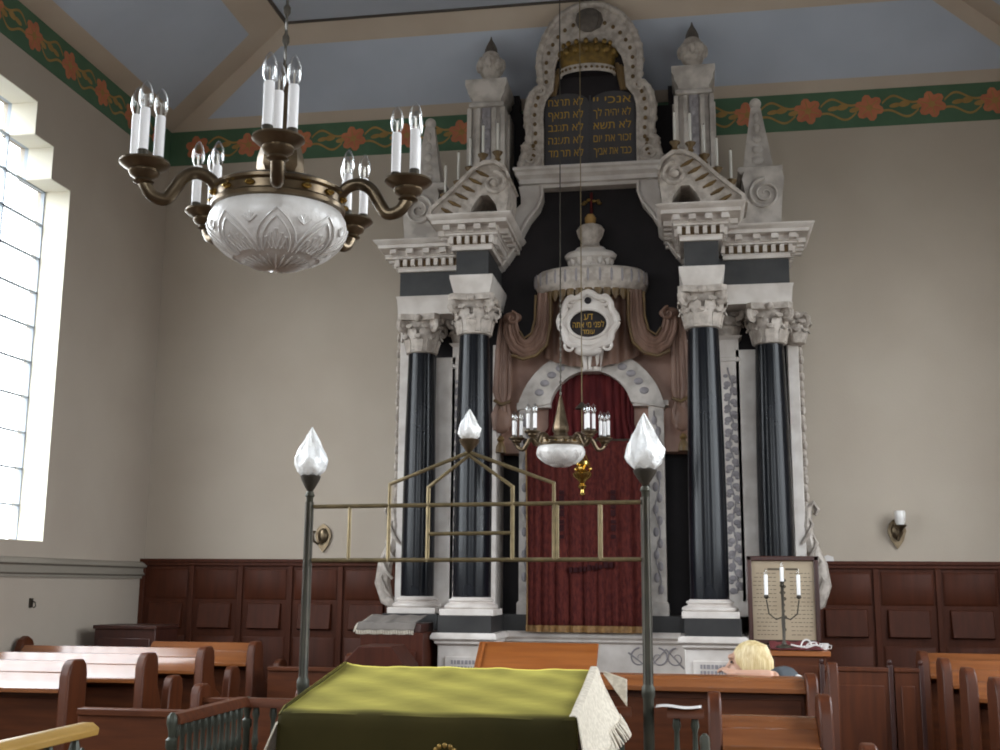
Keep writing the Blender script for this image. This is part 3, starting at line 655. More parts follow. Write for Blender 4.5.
# ------------------------------------------------------------------ curtain, valance
def tub(n): return n
m=M(); random.seed(5)
def cf(u,v):
    fold=.016*sin(u*2*PI*9+.6*sin(v*3))+.010*sin(u*2*PI*17+1)
    return (AX-.545+.99*u+.012*sin(v*2),YF-.655+fold*(.35+.65*v) -.01,2.815-1.535*v)
m.grid(cf,130,16); cu=m.build('ark_curtain',VELVC); tag(cu,'long dark red velvet curtain hanging in the ark doorway','curtain')
so=cu.modifiers.new('thickness','SOLIDIFY'); so.thickness=.008
m=M(); m.grid(lambda u,v:(cf(u,.97+.03*v)[0],cf(u,.97)[1]-.026,cf(u,.968+.034*v)[2]),130,2); m.grid(lambda u,v:(cf(.0+.012*v,u)[0],cf(.005,u)[1]-.012,cf(0,u)[2]),16,2); f_=m.build('gold_fringe',FRINGE,cu)
m=M(); 
for s in (-1,1):
    for k in range(7): m.box(AX-.03+s*.21-.02,AX-.03+s*.21+.02,YF-.70,YF-.685,2.02+k*.06,2.02+k*.06+.03+.02*(k%2))
random.seed(11); x=-.18
while x<.17:
    w=.016+.02*random.random(); m.box(AX+x,AX+x+w,YF-.70,YF-.685,1.77+.02*sin(x*9),1.80+.02*sin(x*9)+.02*random.random()); x+=w+.01
m.build('embroidery',VELVD,cu)
m=M()
def vf(u,v):
    a=math.radians(172-164*u); x,z=.36*cos(a)-.01,3.08+.36*sin(a)
    k=min(1,v/.45); bx=.49*(2*u-1); xx=bx*(1-k)+x*k; zz=2.80*(1-v)+z*v
    return (AX+xx,YF-.47-.02*sin(u*2*PI*14)*(.3+.7*(1-v))-.03*(1-v),zz)
m.grid(vf,150,14); va=m.build('valance',VELV); tag(va,'gathered red velvet valance filling the arch above the curtain rod','valance'); so=va.modifiers.new('thickness','SOLIDIFY'); so.thickness=.008
# ------------------------------------------------------------------ candles on the scroll pediments
def candlestick(label):
    t=thing('candlestick',label,'candle',(0,0,0),0,'candles on the scroll pediments of the ark')
    m=M(); m.lathe([(.012,-.03),(.03,-.01),(.018,0),(.022,.02),(.042,.045),(.045,.055),(.03,.06),(.016,.07)],(0,0,0),14); m.build('holder',DRAPED,t)
    m=M(); m.lathe([(.011,.06),(.011,.31),(.006,.315)],(0,0,0),10); m.build('candle',WAX,t)
    m=M(); m.tube([(0,0,.31),(0,.001,.33)],.0025,6); m.build('wick',BRONZE,t)
    return t
spots=[(.74,5.185),(.865,5.17),(.975,5.06),(1.075,4.94),(1.185,4.83)]
ordn=['topmost','second from the top','middle','second from the bottom','lowest']
first=None
for s in (-1,1):
    for i,(u,z) in enumerate(spots):
        lab='%s thin white candle on the ark scroll %s the law tablets'%(ordn[i],'left of' if s<0 else 'right of')
        if first is None: first=candlestick(lab); o=first; o.location=(AX+s*u,YF-1.0,z)
        else: dup(first,(AX+s*u,YF-1.0,z),0,lab)
#@@ARKEND@@
#@@REST0@@
# ------------------------------------------------------------------ chandeliers
def chandelier(label,loc,rz,top):
    t=thing('chandelier',label,'chandelier',loc,rz,'brass chandeliers over the aisle')
    m=M(); m.lathe([(.148,-.004),(.160,-.010),(.172,-.006),(.174,.004),(.168,.010),(.168,.03),(.176,.036),(.176,.044),(.164,.052),(.145,.052),(.145,.0)],(0,0,0),48,cap=False); rg=m.build('ring',BRASS,t)
    for q in range(15): m=M(); a=2*PI*q/15; m.ell((.170*cos(a),.170*sin(a),.02),(.014,.014,.008),8,6); m.build('ring_stud',BRASSB,rg)
    BP=[(.150,.0),(.166,-.012),(.176,-.03),(.179,-.048),(.174,-.07),(.160,-.093),(.137,-.115),(.106,-.134),(.07,-.148),(.035,-.156),(.003,-.158)]
    m=M(); m.lathe(BP,(0,0,0),48); bw=m.build('glass_bowl',FROST,t)
    def P(a,f,o=.002):
        z=-.158*f
        for k in range(len(BP)-1):
            if BP[k+1][1]<=z: break
        (r0,z0),(r1,z1)=BP[k],BP[k+1]; r=r0+(r1-r0)*(z-z0)/(z1-z0)
        return ((r+o)*cos(a),(r+o)*sin(a),z-o*f)
    m=M()   # cut star at the pole
    for q in range(26):
        a=2*PI*q/26; m.tube([P(a,.9995,.001),P(a,.985,.002),P(a,.95,.002),P(a,.90,.002)],[.0015,.003,.004,.001],6)
    m.build('cut_star',CUT,bw)
    m=M()   # pointed cut arches round the bowl
    for q in range(8):
        a0=2*PI*q/8
        for w,f in ((.40,.30),(.30,.42)):
            for sg in (-1,1): m.tube([P(a0+sg*w*(1-(j/8)**1.6),.86-(.86-f)*j/8) for j in range(9)],.0025,6)
        for k in range(-2,3): m.tube([P(a0+.09*k+.08,.84),P(a0+.09*k-.02,.60+.05*abs(k))],.0017,5); m.tube([P(a0+.09*k-.08,.84),P(a0+.09*k+.02,.60+.05*abs(k))],.0017,5)
        for k in range(5): m.tube([P(a0+PI/8,.5),P(a0+PI/8+.055*(k-2),.36+.03*abs(k-2))],[.004,.002],5)
    m.build('cut_arches',CUT,bw)
    m=M(); m.lathe([(.165,.02),(.10,.05),(.06,.065),(.05,.09),(.062,.11),(.06,.14),(.045,.2),(.03,.27),(.016,.34),(.008,.37)],(0,0,0),8); m.build('spire',BRASS,t)
    m=M(); h=top-loc[2]; m.tube([(0,0,.36),(0,0,h)],.0045,6)
    n=18
    for i in range(n):
        z=.37+i*.042; m.lathe([(.004,0),(.011,.012),(.011,.026),(.004,.038)],(0,0,z),6,sx=1 if i%2 else .4,sy=.4 if i%2 else 1)
    m.build('chain',BRONZE,t)
    m=M(); m.lathe([(.01,-.06),(.05,-.04),(.06,-.01),(.06,0)],(0,0,h),20); m.build('ceiling_cup',BRASS,t)
    for q in range(5):
        a=2*PI*q/5; A=bpy.data.objects.new('arm',None); C.objects.link(A); A.parent=t; A.rotation_euler=(0,0,a); A.location=(0,0,.01)
        m=M(); path=[(.160,0,.02),(.185,0,.045),(.218,0,.052),(.248,0,.035),(.272,0,-.005),(.292,0,-.03),(.322,0,-.024),(.34,0,.0),(.345,0,.015)]
        pp=[];
        for i in range(len(path)-1):
            for k in range(4):
                f=k/4; p0,p1,p2,p3=path[max(i-1,0)],path[i],path[i+1],path[min(i+2,len(path)-1)]
                pp.append(tuple(.5*(2*p1[c]+(p2[c]-p0[c])*f+(2*p0[c]-5*p1[c]+4*p2[c]-p3[c])*f*f+(3*p1[c]-p0[c]-3*p2[c]+p3[c])*f**3) for c in range(3)))
        pp.append(path[-1]); m.tube(pp,.0165,10); m.build('arm_tube',BRASS,A)
        m=M(); m.lathe([(.016,.0),(.026,.006),(.02,.014),(.034,.022),(.038,.03),(.036,.036),(.052,.044),(.062,.053),(.06,.059),(.045,.057),(.01,.055)],(.345,0,0),24); m.build('drip_pan',BRASS,A)
        for k in range(3):
            b=2*PI*k/3+1.2; x,y=.345+.033*cos(b),.033*sin(b); lean=.06
            def L(r,z): return (r,z)
            m=M(); m.lathe([(.013,.055),(.014,.075),(.011,.08)],(x,y,0),10); m.build('socket',BRONZE,A)
            m=M(); m.lathe([(.0125,.078),(.0128,.18),(.0115,.185)],(x,y,0),12); m.build('candle_sleeve',CANDLE,A)
            m=M(); m.lathe([(.008,.183),(.012,.190),(.0165,.202),(.0178,.215),(.0165,.230),(.012,.245),(.006,.255),(.002,.259)],(x,y,0),12); bb=m.build('bulb',GLASS,A)
            m=M(); m.tube([(x,y,.186),(x,y,.215)],.003,6); m.tube([(x-.006,y,.222),(x,y,.215),(x+.006,y,.222)],.0012,5); m.build('filament',FIL,A)
    return t
CH=chandelier('large near brass chandelier with cut glass bowl and white candles at upper left',(-1.055,2.72,2.61),math.radians(-90+20),ZT); CH.rotation_euler=(0,math.radians(1.2),math.radians(-70))
dup(CH,(-.965,8.35,2.665),math.radians(-90+43),'small distant brass chandelier hanging in front of the red ark curtain')
# ------------------------------------------------------------------ eternal lamp
t=thing('eternal_lamp','polished gold hanging lamp in front of the curtain behind the far chandelier','lamp',(-.845,8.75,2.43))
m=M(); m.lathe([(.004,-.09),(.022,-.08),(.012,-.06),(.012,-.05),(.034,-.03),(.018,-.01),(.028,.005),(.062,.03),(.068,.05),(.05,.065),(.02,.075),(.03,.09),(.055,.105),(.05,.125),(.02,.14),(.012,.16)],(0,0,0),20); o=m.build('lamp_body',BRASSB,t); o.scale=(1.1,1.1,1.25)
for q in range(3):
    a=2*PI*q/3+.4; m=M(); m.tube([(.05*cos(a),.05*sin(a),.05),(.06*cos(a),.06*sin(a),.09),(.05*cos(a),.05*sin(a),.16),(.02*cos(a),.02*sin(a),.22),(0,0,.26)],.005,6); m.ell((.062*cos(a),.062*sin(a),.1),.018,8,6); m.build('bracket',BRASSB,t)
m=M(); m.tube([(0,0,.14),(0,0,ZT-2.43)],.004,6); m.build('cable',ROD,t)
m=M(); m.lathe([(.004,.62),(.05,.575),(.055,.565),(.004,.575)],(0,0,0),20); m.build('smoke_bell',BRONZE,t)
m=M(); m.lathe([(.01,-.05),(.05,-.03),(.055,0)],(0,0,ZT-2.43),16); m.build('ceiling_cup',BRASS,t)
# ------------------------------------------------------------------ wall sconces
def sconce(label,loc):
    t=thing('wall_sconce',label,'wall lamp',loc,0,'wall sconces beside the ark')
    m=M(); m.prism([(0,-.13),(.05,-.06),(.075,.02),(.06,.08),(.03,.11),(0,.13),(-.03,.11),(-.06,.08),(-.075,.02),(-.05,-.06)],-.02,0); m.ell((0,-.02,.02),(.05,.025,.07)); m.build('back_plate',BRASS,t)
    m=M(); m.tube([(0,-.03,-.02),(0,-.07,-.055),(0,-.11,-.04),(.01,-.13,.02)],.011,8); m.build('arm',BRASS,t)
    m=M(); m.lathe([(.012,.0),(.03,.02),(.05,.04),(.053,.05),(.02,.05)],(.01,-.13,.015),16); m.build('drip_pan',BRASS,t)
    m=M(); m.lathe([(.03,.05),(.042,.08),(.045,.15),(.041,.165)],(.01,-.13,.015),16); m.build('glass_shade',FROST,t)
    return t
S1=sconce('brass wall sconce on the bare wall right of the ark, above the panelling',(1.655,YF-.003,2.09)); 
t=thing('wall_sconce','brass shield wall sconce left of the ark, behind the left lamp post','wall lamp',(-3.31,YF-.003,2.05))
m=M(); m.prism([(0,-.13),(.05,-.06),(.075,.02),(.06,.08),(.03,.11),(0,.13),(-.03,.11),(-.06,.08),(-.075,.02),(-.05,-.06)],-.02,0); m.ell((0,-.02,.02),(.05,.025,.07)); m.build('back_plate',BRASS,t)
m=M(); m.tube([(0,-.03,-.02),(-.03,-.07,-.055),(-.06,-.10,-.03),(-.07,-.11,.03)],.011,8); m.lathe([(.01,.0),(.025,.015),(.03,.03),(.01,.03)],(-.07,-.11,.03),12); m.build('arm',BRASS,t)
# ------------------------------------------------------------------ bimah: lamp posts, brass frame, fence
BY=5.30
def flame(m,h,r,z0):
    n=36; rings=[]; prof=[(0,.42),(.04,.62),(.12,.86),(.22,.98),(.34,1),(.46,.86),(.58,.66),(.70,.48),(.82,.30),(.92,.15),(1,.02)]
    for t,q in prof:
        rings.append([(r*q*(1+.08*cos(6*(a:=2*PI*j/n)+5*t)+.05*cos(9*a-14*t))*cos(a),r*q*(1+.08*cos(6*a+5*t)+.05*cos(9*a-14*t))*sin(a),z0+h*t+.1*r*cos(6*a+5*t)) for j in range(n)])
    m.loft(rings)
def post(label,x,h,fs,mt):
    t=thing('lamp_post',label,'lamp post',(x,BY,0),0)
    m=M(); m.lathe([(.055,0),(.055,.05),(.034,.09),(.026,.12),(.024,1.15),(.03,1.17),(.03,1.2),(.019,1.22),(.017,h-.1),(.024,h-.09),(.017,h-.07)],(0,0,0),12); m.build('pole',mt,t)
    m=M()
    for q in range(6): a=2*PI*q/6; m.tube([((.02*cos(a)),.02*sin(a),.15),(.017*cos(a),.017*sin(a),h-.12)],.005,6)
    m.build('pole_fluting',BRONZE,t)
    m=M(); m.lathe([(.012,h-.07),(.025,h-.05),(.05*fs,h-.012),(.055*fs,h+.003),(.047*fs,h+.01)],(0,0,0),20); m.build('lamp_cup',BRONZE,t)
    m=M(); flame(m,.26*fs,.088*fs,h+.004); m.build('flame_shade',FLAMEG,t)
    return t
post('left dark bronze lamp post with white flame shaped glass shade by the left fence',-1.832,2.155,.9,VERDI)
post('right dark bronze lamp post with larger white flame shaped glass shade by the ark',-.222,2.17,1.0,VERDI)
t=thing('brass_frame','gabled brass rod frame between the lamp posts, a small flame lamp on its peak','frame',(-1.03,BY,-.018))
def rod(name,pts,r=.010,mt=None): m=M(); m.tube(pts,r,8); return m.build(name,mt or ROD,t)
rod('top_rail',[(-.78,0,2.03),(.785,0,2.045)]); rod('lower_rail',[(-.78,0,1.775),(.785,0,1.785)])
for x in (-.60,.40): rod('upright',[(x,.0,1.78),(x,0,2.035)],.009)
rod('upright',[(.60,.0,1.78),(.60,0,2.035)],.011)
rod('outer_gable',[(-.405,0,1.77),(-.405,0,2.135),(-.02,0,2.285),(.385,0,2.135),(.385,0,1.78)],.010) 
rod('inner_gable',[(-.215,0,1.77),(-.215,0,2.12),(-.02,0,2.27),(.19,0,2.12),(.19,0,1.78)],.010)
rod('cross_bar',[(-.215,0,1.90),(.19,0,1.905)],.009)
m=M(); m.lathe([(.01,2.28),(.022,2.3),(.045,2.33),(.05,2.345),(.035,2.35)],(-.02,0,0),16); m.build('lamp_cup',BRASS,t)
m=M(); m2=M(); flame(m,.145,.055,2.343); o=m.build('flame_shade',FLAMEG,t); o.location=(-.02,0,0)
def newel(m,x,y,h,r=.016):
    m.lathe([(r,0),(r,h-.14),(r*1.4,h-.13),(r*1.4,h-.1),(r*.8,h-.09),(r*.9,h-.07),(r*1.45,h-.035),(r*1.3,h-.01),(r*.5,h+.005)],(x,y,0),14)
def fence(label,p,q,n,h,newels,railmat,rw=.035):
    p=Vector((*p,0));q=Vector((*q,0)); t=thing('fence',label,'fence',tuple(p))
    d=q-p; m=M(); nrm=Vector((-d.y,d.x,0)).normalized()*rw
    prof=[(-1,0),(1,0),(1,.02),(.6,.04),(-.6,.04),(-1,.02)]
    m.loft([[tuple(b+nrm*k+Vector((0,0,h-.04+zz))) for k,zz in prof] for b in (Vector((0,0,0)),d)]); m.build('hand_rail',railmat,t)
    m=M(); m.loft([[tuple(b+nrm*.5*k+Vector((0,0,.08+zz))) for k,zz in prof] for b in (Vector((0,0,0)),d)]); m.build('bottom_rail',IRON,t)
    for i in range(n):
        b=d*((i+.5)/n); m=M(); m.lathe([(.010,.1),(.012,.3),(.018,.33),(.01,.36),(.011,h-.22),(.018,h-.2),(.012,h-.17),(.011,h-.10),(.019,h-.075),(.015,h-.045),(.01,h-.035)],(b.x,b.y,0),8); m.build('baluster',IRON,t)
    for k in newels:
        m=M(); b=d*k; newel(m,b.x,b.y,h-.0); m.build('newel_post',IRON,t)
    return t
fence('green iron baluster fence with brown handrail receding along the left of the reading desk',(-2.1,4.50),(-2.1,5.24),11,1.125,(0,),WOODP)
fence('iron baluster fence behind the reading desk, left of the left lamp post',(-2.1,BY),(-.30,BY),21,1.115,(0,),WOODP)
fence('short iron baluster fence right of the right lamp post, with a paper on its rail',(-.14,BY),(.02,BY),2,1.115,(),WOODP)
fence('iron fence on the right running toward the viewer, ending in a ball topped post',(.02,4.1),(.02,5.1),12,1.03,(1,),IRON,.02)
# near rail at lower left
t=thing('hand_rail','yellow wooden handrail on scrolled ironwork at the bottom left corner','rail',(-2.06,2.9,0))
m=M(); m.loft([[(x*.04,y,1.135+z*.03) for x,z in ((-1,0),(1,0),(1.1,.8),(.5,1.4),(-.5,1.4),(-1.1,.8))] for y in (-.6,.80,.86)]); m.build('wooden_rail',WOODY,t,bevel=.004)
m=M(); m.box(-.012,.012,-.6,.84,.1,.13); m.build('iron_bar',IRON,t)
for k in range(7):
    m=M(); y=.78-k*.16
    m.tube([(0,y,.1),(0,y,1.09)],.012,8); m.lathe([(.012,1.04),(.025,1.07),(.02,1.10),(.012,1.13)],(0,y,0),8)
    for sg in (-1,1): m.tube([(0,y+sg*(.02+.05*sin(t_*.7)*(1-t_/14)),1.02+.07*sin(t_*.55)) for t_ in range(9)],.008,6)
    m.build('iron_scroll',IRON,t)
# ------------------------------------------------------------------ reading desk with cloths
t=thing('reading_desk','wooden reading desk with sloping top hidden under a green velvet cloth','desk',(-.98,4.2,0))
m=M(); m.prism([(.06,.9),(.06,1.155),(.80,1.265),(.80,.9)],-.53,.53,'x'); m.build('desk_top',WOODE,t)
for x in (-.47,.47):
    for y in (.12,.72):
        m=M(); m.box(x-.045,x+.045,y-.045,y+.045,0,.9); m.build('leg',WOODE,t,bevel=.006)
ZF=lambda y:1.178+.138*(y-4.2)
m=M(); random.seed(2)
prof=[(4.165,.45),(4.168,.7),(4.172,.95),(4.176,1.10),(4.182,1.150),(4.195,1.172)]+[(4.22+.775*i/14,ZF(4.22+.775*i/14)+.0) for i in range(15)]+[(5.012,ZF(5.0)-.008),(5.02,ZF(5)-.03),(5.022,ZF(5)-.08)]
def gv(u,v):
    i=v*(len(prof)-1); k=min(int(i),len(prof)-2); f=i-k
    y=prof[k][0]*(1-f)+prof[k+1][0]*f; z=prof[k][1]*(1-f)+prof[k+1][1]*f; x=-1.535+1.11*u
    if z>1.16: 
        z+=.0025*sin(u*17+v*9)*sin(v*23+u*4)+.004*max(0,sin(u*31+1))*max(0,(y-4.75)/.25)
        z+=.010*max(0,1-u/.03)*max(0,(y-4.3)/.7)
    if z<1.1: y-=.006*(1+sin(u*26+2*v))*(1.1-z)*2
    return (x,y,z)
m.grid(gv,70,(len(prof)-1)*2); g=m.build('desk_cloth',GVELV); tag(g,'mustard green velvet cloth draped over the sloping top and front of the reading desk','cloth'); so=g.modifiers.new('thickness','SOLIDIFY'); so.thickness=.006; so.offset=1
m=M(); m.tube([(-1.532,4.19,1.166),(-1.532,4.25,ZF(4.25)+.008),(-1.532,4.99,ZF(4.99)+.016),(-1.525,5.02,ZF(5)-.02)],.009,6); m.build('edge_piping',GVELV,g)
m=M()
for q in range(5): a=PI*(q+.5)/5; m.ell((-.90+.034*cos(a),4.158,1.06+.022*sin(a)),(.009,.005,.010),8,6)
for x in (-.022,0,.022): m.tube([(-.90+x,4.158,1.03),(-.90+x*1.5,4.155,1.062)],.004,6)
m.tube([(-.94,4.157,1.028),(-.86,4.157,1.028)],.005,6); m.build('gold_emblem',GOLD,g)
# white fringed cloth hanging at both ends below the velvet
def lace(name,label,fn,nu,nv,fr):
    m=M(); m.grid(fn,nu,nv); o=m.build(name,LACE); tag(o,label,'cloth'); so=o.modifiers.new('thickness','SOLIDIFY'); so.thickness=.004
    m=M(); n=fr
    for i in range(n):
        u=(i+.5)/n; p=Vector(fn(u,1)); q=Vector(fn(u,.93)); d=(p-q).normalized()
        m.tube([tuple(p-d*.01),tuple(p+d*.035+Vector((.004*sin(i*3),.006*cos(i*5),0))),tuple(p+d*.07)],[.005,.007,.004],5)
    f=m.build('fringe',LACE,o); f['kind']='stuff'; return o
def rl(u,v):
    y=4.155+.87*u; z0=ZF(min(max(y,4.2),5.0)); 
    if v<.2: return (-.452+.027*v/.2,y,z0+.019+.002*sin(u*9))
    w=(v-.2)/.8; dr=.30-.10*u; fl=.02+.06*u*w
    return (-.425+fl*w+.012*sin(u*19+w*3)*w+.015*math.sqrt(w),y+.01*sin(u*23)*w,z0+.019-dr*w)
lace('lace_cloth','white fringed cloth falling over the right end of the green draped desk',rl,50,14,46)
def fl_(u,v):
    # turned back corner at the rear
    y=5.03+.03*v+.03*u; return (-.40+.16*u*(.3+.7*v)+.02*v,y,ZF(5.0)+.012-.15*u*(v*.9+.1)-.01*v)
def ll(u,v):
    y=4.16+.22*u; z0=1.165+.02*u; w=v; return (-1.537-.12*w*(1-.4*u)-.01*sin(u*12)*w,y-.02*w,z0-.02-.30*w)
lace('lace_cloth','small corner of white cloth showing under the left front edge of the green draped desk',ll,14,12,14)
m=M(); m.grid(lambda u,v:(-.40+.10*u+.0*v,5.035+.012*sin(3*u+2*v),ZF(5)+.0-.13*u*(.25+.75*v)-.015*v),12,8); 
o=m.build('cloth_corner',LACE,bpy.data.objects['lace_cloth']); so=o.modifiers.new('thickness','SOLIDIFY'); so.thickness=.004
# ------------------------------------------------------------------ pews
def pew(label,x0,x1,y,h,ends,group,led=(.15,.14),endh=1.2,front=True):
    """back towards the viewer; book rest slopes down to the viewer, seat towards the ark. ends: which sides carry a tall end"""
    t=thing('pew',label,'pew',((x0+x1)/2,y,0),0,group); a=x0-(x0+x1)/2; b=-a; dp,dr=led
    m=M(); m.box(a,b,-.025,.025,.08,h-.02); m.box(a+.02,b-.02,-.04,-.02,.15,h-dr-.07); m.build('backrest',WOODP,t,bevel=.003)
    m=M(); z=lambda yy:h+dr*(yy/dp)
    m.prism([(.03,h-.03),(.03,h),(0,h),(-dp*.47,h-dr*.42),(-dp*.47,h-dr*.42-.025)],a,b,'x'); m.build('ledge',LEDGE,t,bevel=.003)
    m=M(); m.prism([(-dp*.475,h-dr*.44-.022),(-dp*.475,h-dr*.44),(-dp,h-dr),(-dp-.012,h-dr-.004),(-dp-.012,h-dr-.03),(-dp+.01,h-dr-.03)],a,b,'x'); m.build('book_rest',LEDGE,t,bevel=.003)
    m=M(); m.box(a,b,.02,.42,.42,.455); m.build('seat',WOODP,t,bevel=.005)
    for e in ends:
        xx=a-.03 if e<0 else b+.03; e_=endh
        P=[(-.165,0),(-.165,e_-.09),(-.14,e_-.03),(-.10,e_),(.0,e_),(.035,e_-.03),(.05,e_-.08),(.05,e_-.2)]
        if front: f_=front; P+=[(.10,e_-.30),(f_-.12,e_-.38),(f_-.03,e_-.40),(f_-.02,e_-.26),(f_+.0,e_-.20),(f_+.04,e_-.17),(f_+.13,e_-.17),(f_+.17,e_-.20),(f_+.19,e_-.26),(f_+.17,e_-.42),(f_+.12,e_-.5),(f_+.12,0)]
        else: P+=[(.05,0)]
        m=M(); m.prism(P,xx-.03,xx+.03,'x'); m.build('end_panel',WOODE,t,bevel=.01)
    return t
gl='pews left of the aisle'; gr_='pews right of the aisle'
nm=['front row pew','second pew','third pew','fourth pew']
for i,(ye,xe) in enumerate(((6.42,-3.60),(7.14,-3.50),(7.92,-3.45),(8.74,-3.40))):
    pew(('%s left of the aisle, counted from the viewer, with shiny sloping ledge'%nm[i]) if i else 'nearest pew left of the aisle, its sloping ledge white with window light',(XL+.03,XL+.03,XL+.14,-4.28)[i],xe-.03,ye,1.185,(1,),gl,front=(False,.25,.36,.42)[i])
# rounded end against the left wall
t=thing('pew_end','single round topped pew end standing against the left wall behind the second pew','pew end',(-4.99,8.04,0))
m=M(); m.prism([(-.09,0),(-.09,1.16),(-.06,1.22),(0,1.245),(.06,1.22),(.09,1.16),(.09,0)],0,.06,'x'); m.build('end_board',WOODE,t,bevel=.01)
ordr=['nearest pew at the right edge, its ledge running out of the picture','second pew from the viewer right of the aisle','third pew from the viewer right of the aisle','farthest pew right of the aisle, close to the panelled wall']
for i,(ye,xe) in enumerate(((6.40,1.50),(7.14,1.52),(8.05,1.57),(8.88,1.59))):
    pew(ordr[i],xe+.03,3.3,ye,1.185,(-1,),gr_,front=False)
# low benches between aisle and platform on the left
def bench(label,x0,x1,y,h,ends,eh):
    t=thing('bench',label,'bench',((x0+x1)/2,y,0),0,'low benches beside the platform'); a=x0-(x0+x1)/2;b=-a
    m=M(); m.box(a,b,-.02,.02,0,h); m.box(a,b,-.035,.035,h-.012,h+.02); m.build('backrest',WOODP,t,bevel=.004)
    m=M(); m.box(a,b,.02,.38,.42,.455); m.build('seat',WOODP,t,bevel=.004)
    for e in ends:
        xx=a-.025 if e<0 else b+.025; m=M()
        m.prism([(-.09,0),(-.09,eh-.06),(-.07,eh-.02),(-.03,eh),(.05,eh),(.085,eh-.025),(.1,eh-.09),(.07,eh-.2),(.07,h-.3),(.40,h-.42),(.40,0)],xx-.03,xx+.03,'x'); m.build('end_panel',WOODE,t,bevel=.01)
    return t
bench('low bench with plain board back just left of the iron fence, nearest the viewer',-2.95,-2.22,5.30,1.03,(),1.04)
bench('low bench behind the left iron fence, with two round topped ends',-3.02,-2.40,6.9,.93,(-1,1),1.03)
bench('low bench before the panelled wall, just left of the left lamp post',-3.25,-2.62,8.6,1.0,(1,),1.13)
bench('low bench at the bottom edge in front of the short pew, lower right',.14,.64,4.95,.955,(1,),1.03)
# pews between platform and ark
pew('wooden pew with the blond person leaning on its ledge, behind the right lamp post',-.55,.55,6.42,1.18,(1,),'pews between platform and ark',led=(.10,.05),endh=1.20,front=False)
pew('short wooden pew in front of the blond person, nearest the viewer at lower right',.10,.53,5.62,1.06,(-1,1),'pews between platform and ark',led=(.16,.11),endh=1.165,front=False)
t=thing('pew_end','slanted wooden seat end beside the red covered table, right of the blond person','pew end',(.80,7.3,0))
m=M(); m.prism([(0,0),(0,1.12),(.03,1.2),(.07,1.2),(.1,1.12),(.45,.95),(.5,.85),(.5,0)],-.03,.03,'x'); m.build('end_board',WOODE,t,bevel=.008)
# ------------------------------------------------------------------ lecterns, boxes, tables
t=thing('lectern','small orange brown lectern with slanted top board behind the green desk','lectern',(-1.055,7.62,-.02))
m=M(); m.prism([(-.02,1.075),(-.02,1.10),(.22,1.285),(.24,1.285),(.24,1.26)],-.41,.40,'x'); tb=m.build('slanted_top',WOODO,t,bevel=.004)
m=M(); m.prism([(-.015,1.12-.012),(.0,1.135-.005),(.20,1.285),(.20,1.275)],-.385,-.365,'x'); m.build('top_moulding',WOODO,tb)
m=M(); m.prism([(.02,.02),(.02,1.09),(.22,1.25),(.22,.02)],-.34,.34,'x'); m.build('body',WOODE,t,bevel=.005)
t=thing('chest','dark brown wooden chest left of the ark under a grey fringed cloth','chest',(-2.22,8.62,0))
m=M(); m.box(-.32,.175,0,.5,0,1.285); m.build('body',WOODM,t,bevel=.006)
m=M(); m.box(-.26,.12,-.012,.0,.3,1.15); m.build('front_panel',WOODM,t,bevel=.006)
m=M()
def cg(u,v):
    x=-2.555+.455*u-.02*(1-v); 
    if v<.75: return (x+.03*v/.75*(1 if u<.5 else -.3),9.08-.44*(v/.75),1.36-.045*v/.75*0+.045*(1-v/.75)*1.0+.004*sin(u*20)+(.0))
    w=(v-.75)/.25; return (x-.02*w,8.63-.01*w-.004*sin(u*30)*w,1.36-.055*w-.006*abs(sin(u*14)))
m.grid(cg,40,16); o=m.build('cloth',GREYC); tag(o,'grey cloth with pale fringe spread on the dark chest left of the ark','cloth'); so=o.modifiers.new('thickness','SOLIDIFY'); so.thickness=.006
m=M()
for i in range(36): 
    p=cg((i+.5)/36,1); m.tube([p,(p[0],p[1]-.003,p[2]-.03)],.004,5)
for i in range(14):
    p=cg(0,i/14); m.tube([p,(p[0]-.02,p[1]-.003,p[2]-.035)],.005,5)
f=m.build('fringe',LACE,o); f['kind']='stuff'
t=thing('cushion_board','flat wooden board under the grey cloth on top of the chest','board',(-2.28,8.85,1.285)); m=M(); m.box(-.25,.21,-.21,.22,0,.066); m.build('board',WOODK,t,bevel=.004)
t=thing('sloped_desk','dark wooden desk with hipped sloping lid in front of the chest','desk',(-2.245,7.95,0))
m=M(); m.prism([(-.29,.9),(-.235,1.08),(-.11,1.215),(.13,1.215),(.235,1.08),(.26,.9)],0,.38); m.build('sloped_lid',WOODM,t,bevel=.006)
m=M(); m.box(-.24,.22,.03,.36,0,.9); m.build('body',WOODK,t,bevel=.006)
t=thing('cupboard','low dark wooden cupboard in the left corner against the panelling','cupboard',(-4.60,8.85,0))
m=M(); m.box(-.25,.28,0,.4,0,1.27); m.box(-.26,.29,-.015,.41,1.27,1.30); m.build('body',WOODK,t,bevel=.005)
m=M(); m.box(-.21,.24,-.014,0,.1,1.2); d=m.build('door',WOODK,t,bevel=.006); m=M(); m.ell((.12,-.025,.7),.014,8,6); m.build('knob',BRASS,d)
# boxed seats front right
t=thing('partition','low dark wooden partition with two panels standing right of the table','partition',(1.25,8.5,0))
for x0,x1 in ((-.38,.06),(.09,.26)):
    m=M(); m.box(x0,x1,0,.05,0,1.07); m.box(x0-.005,x1+.005,-.01,.06,1.07,1.10); m.box(x0+.04,x1-.04,-.01,0,.2,.98); m.build('panel',WOODE,t,bevel=.006)
for x0 in (-.395,.065,.27):
    m=M(); m.box(x0-.015,x0+.015,-.012,.06,0,1.12); m.ell((x0,.025,1.135),(.018,.018,.02),8,6); m.build('stile',WOODK,t,bevel=.004)
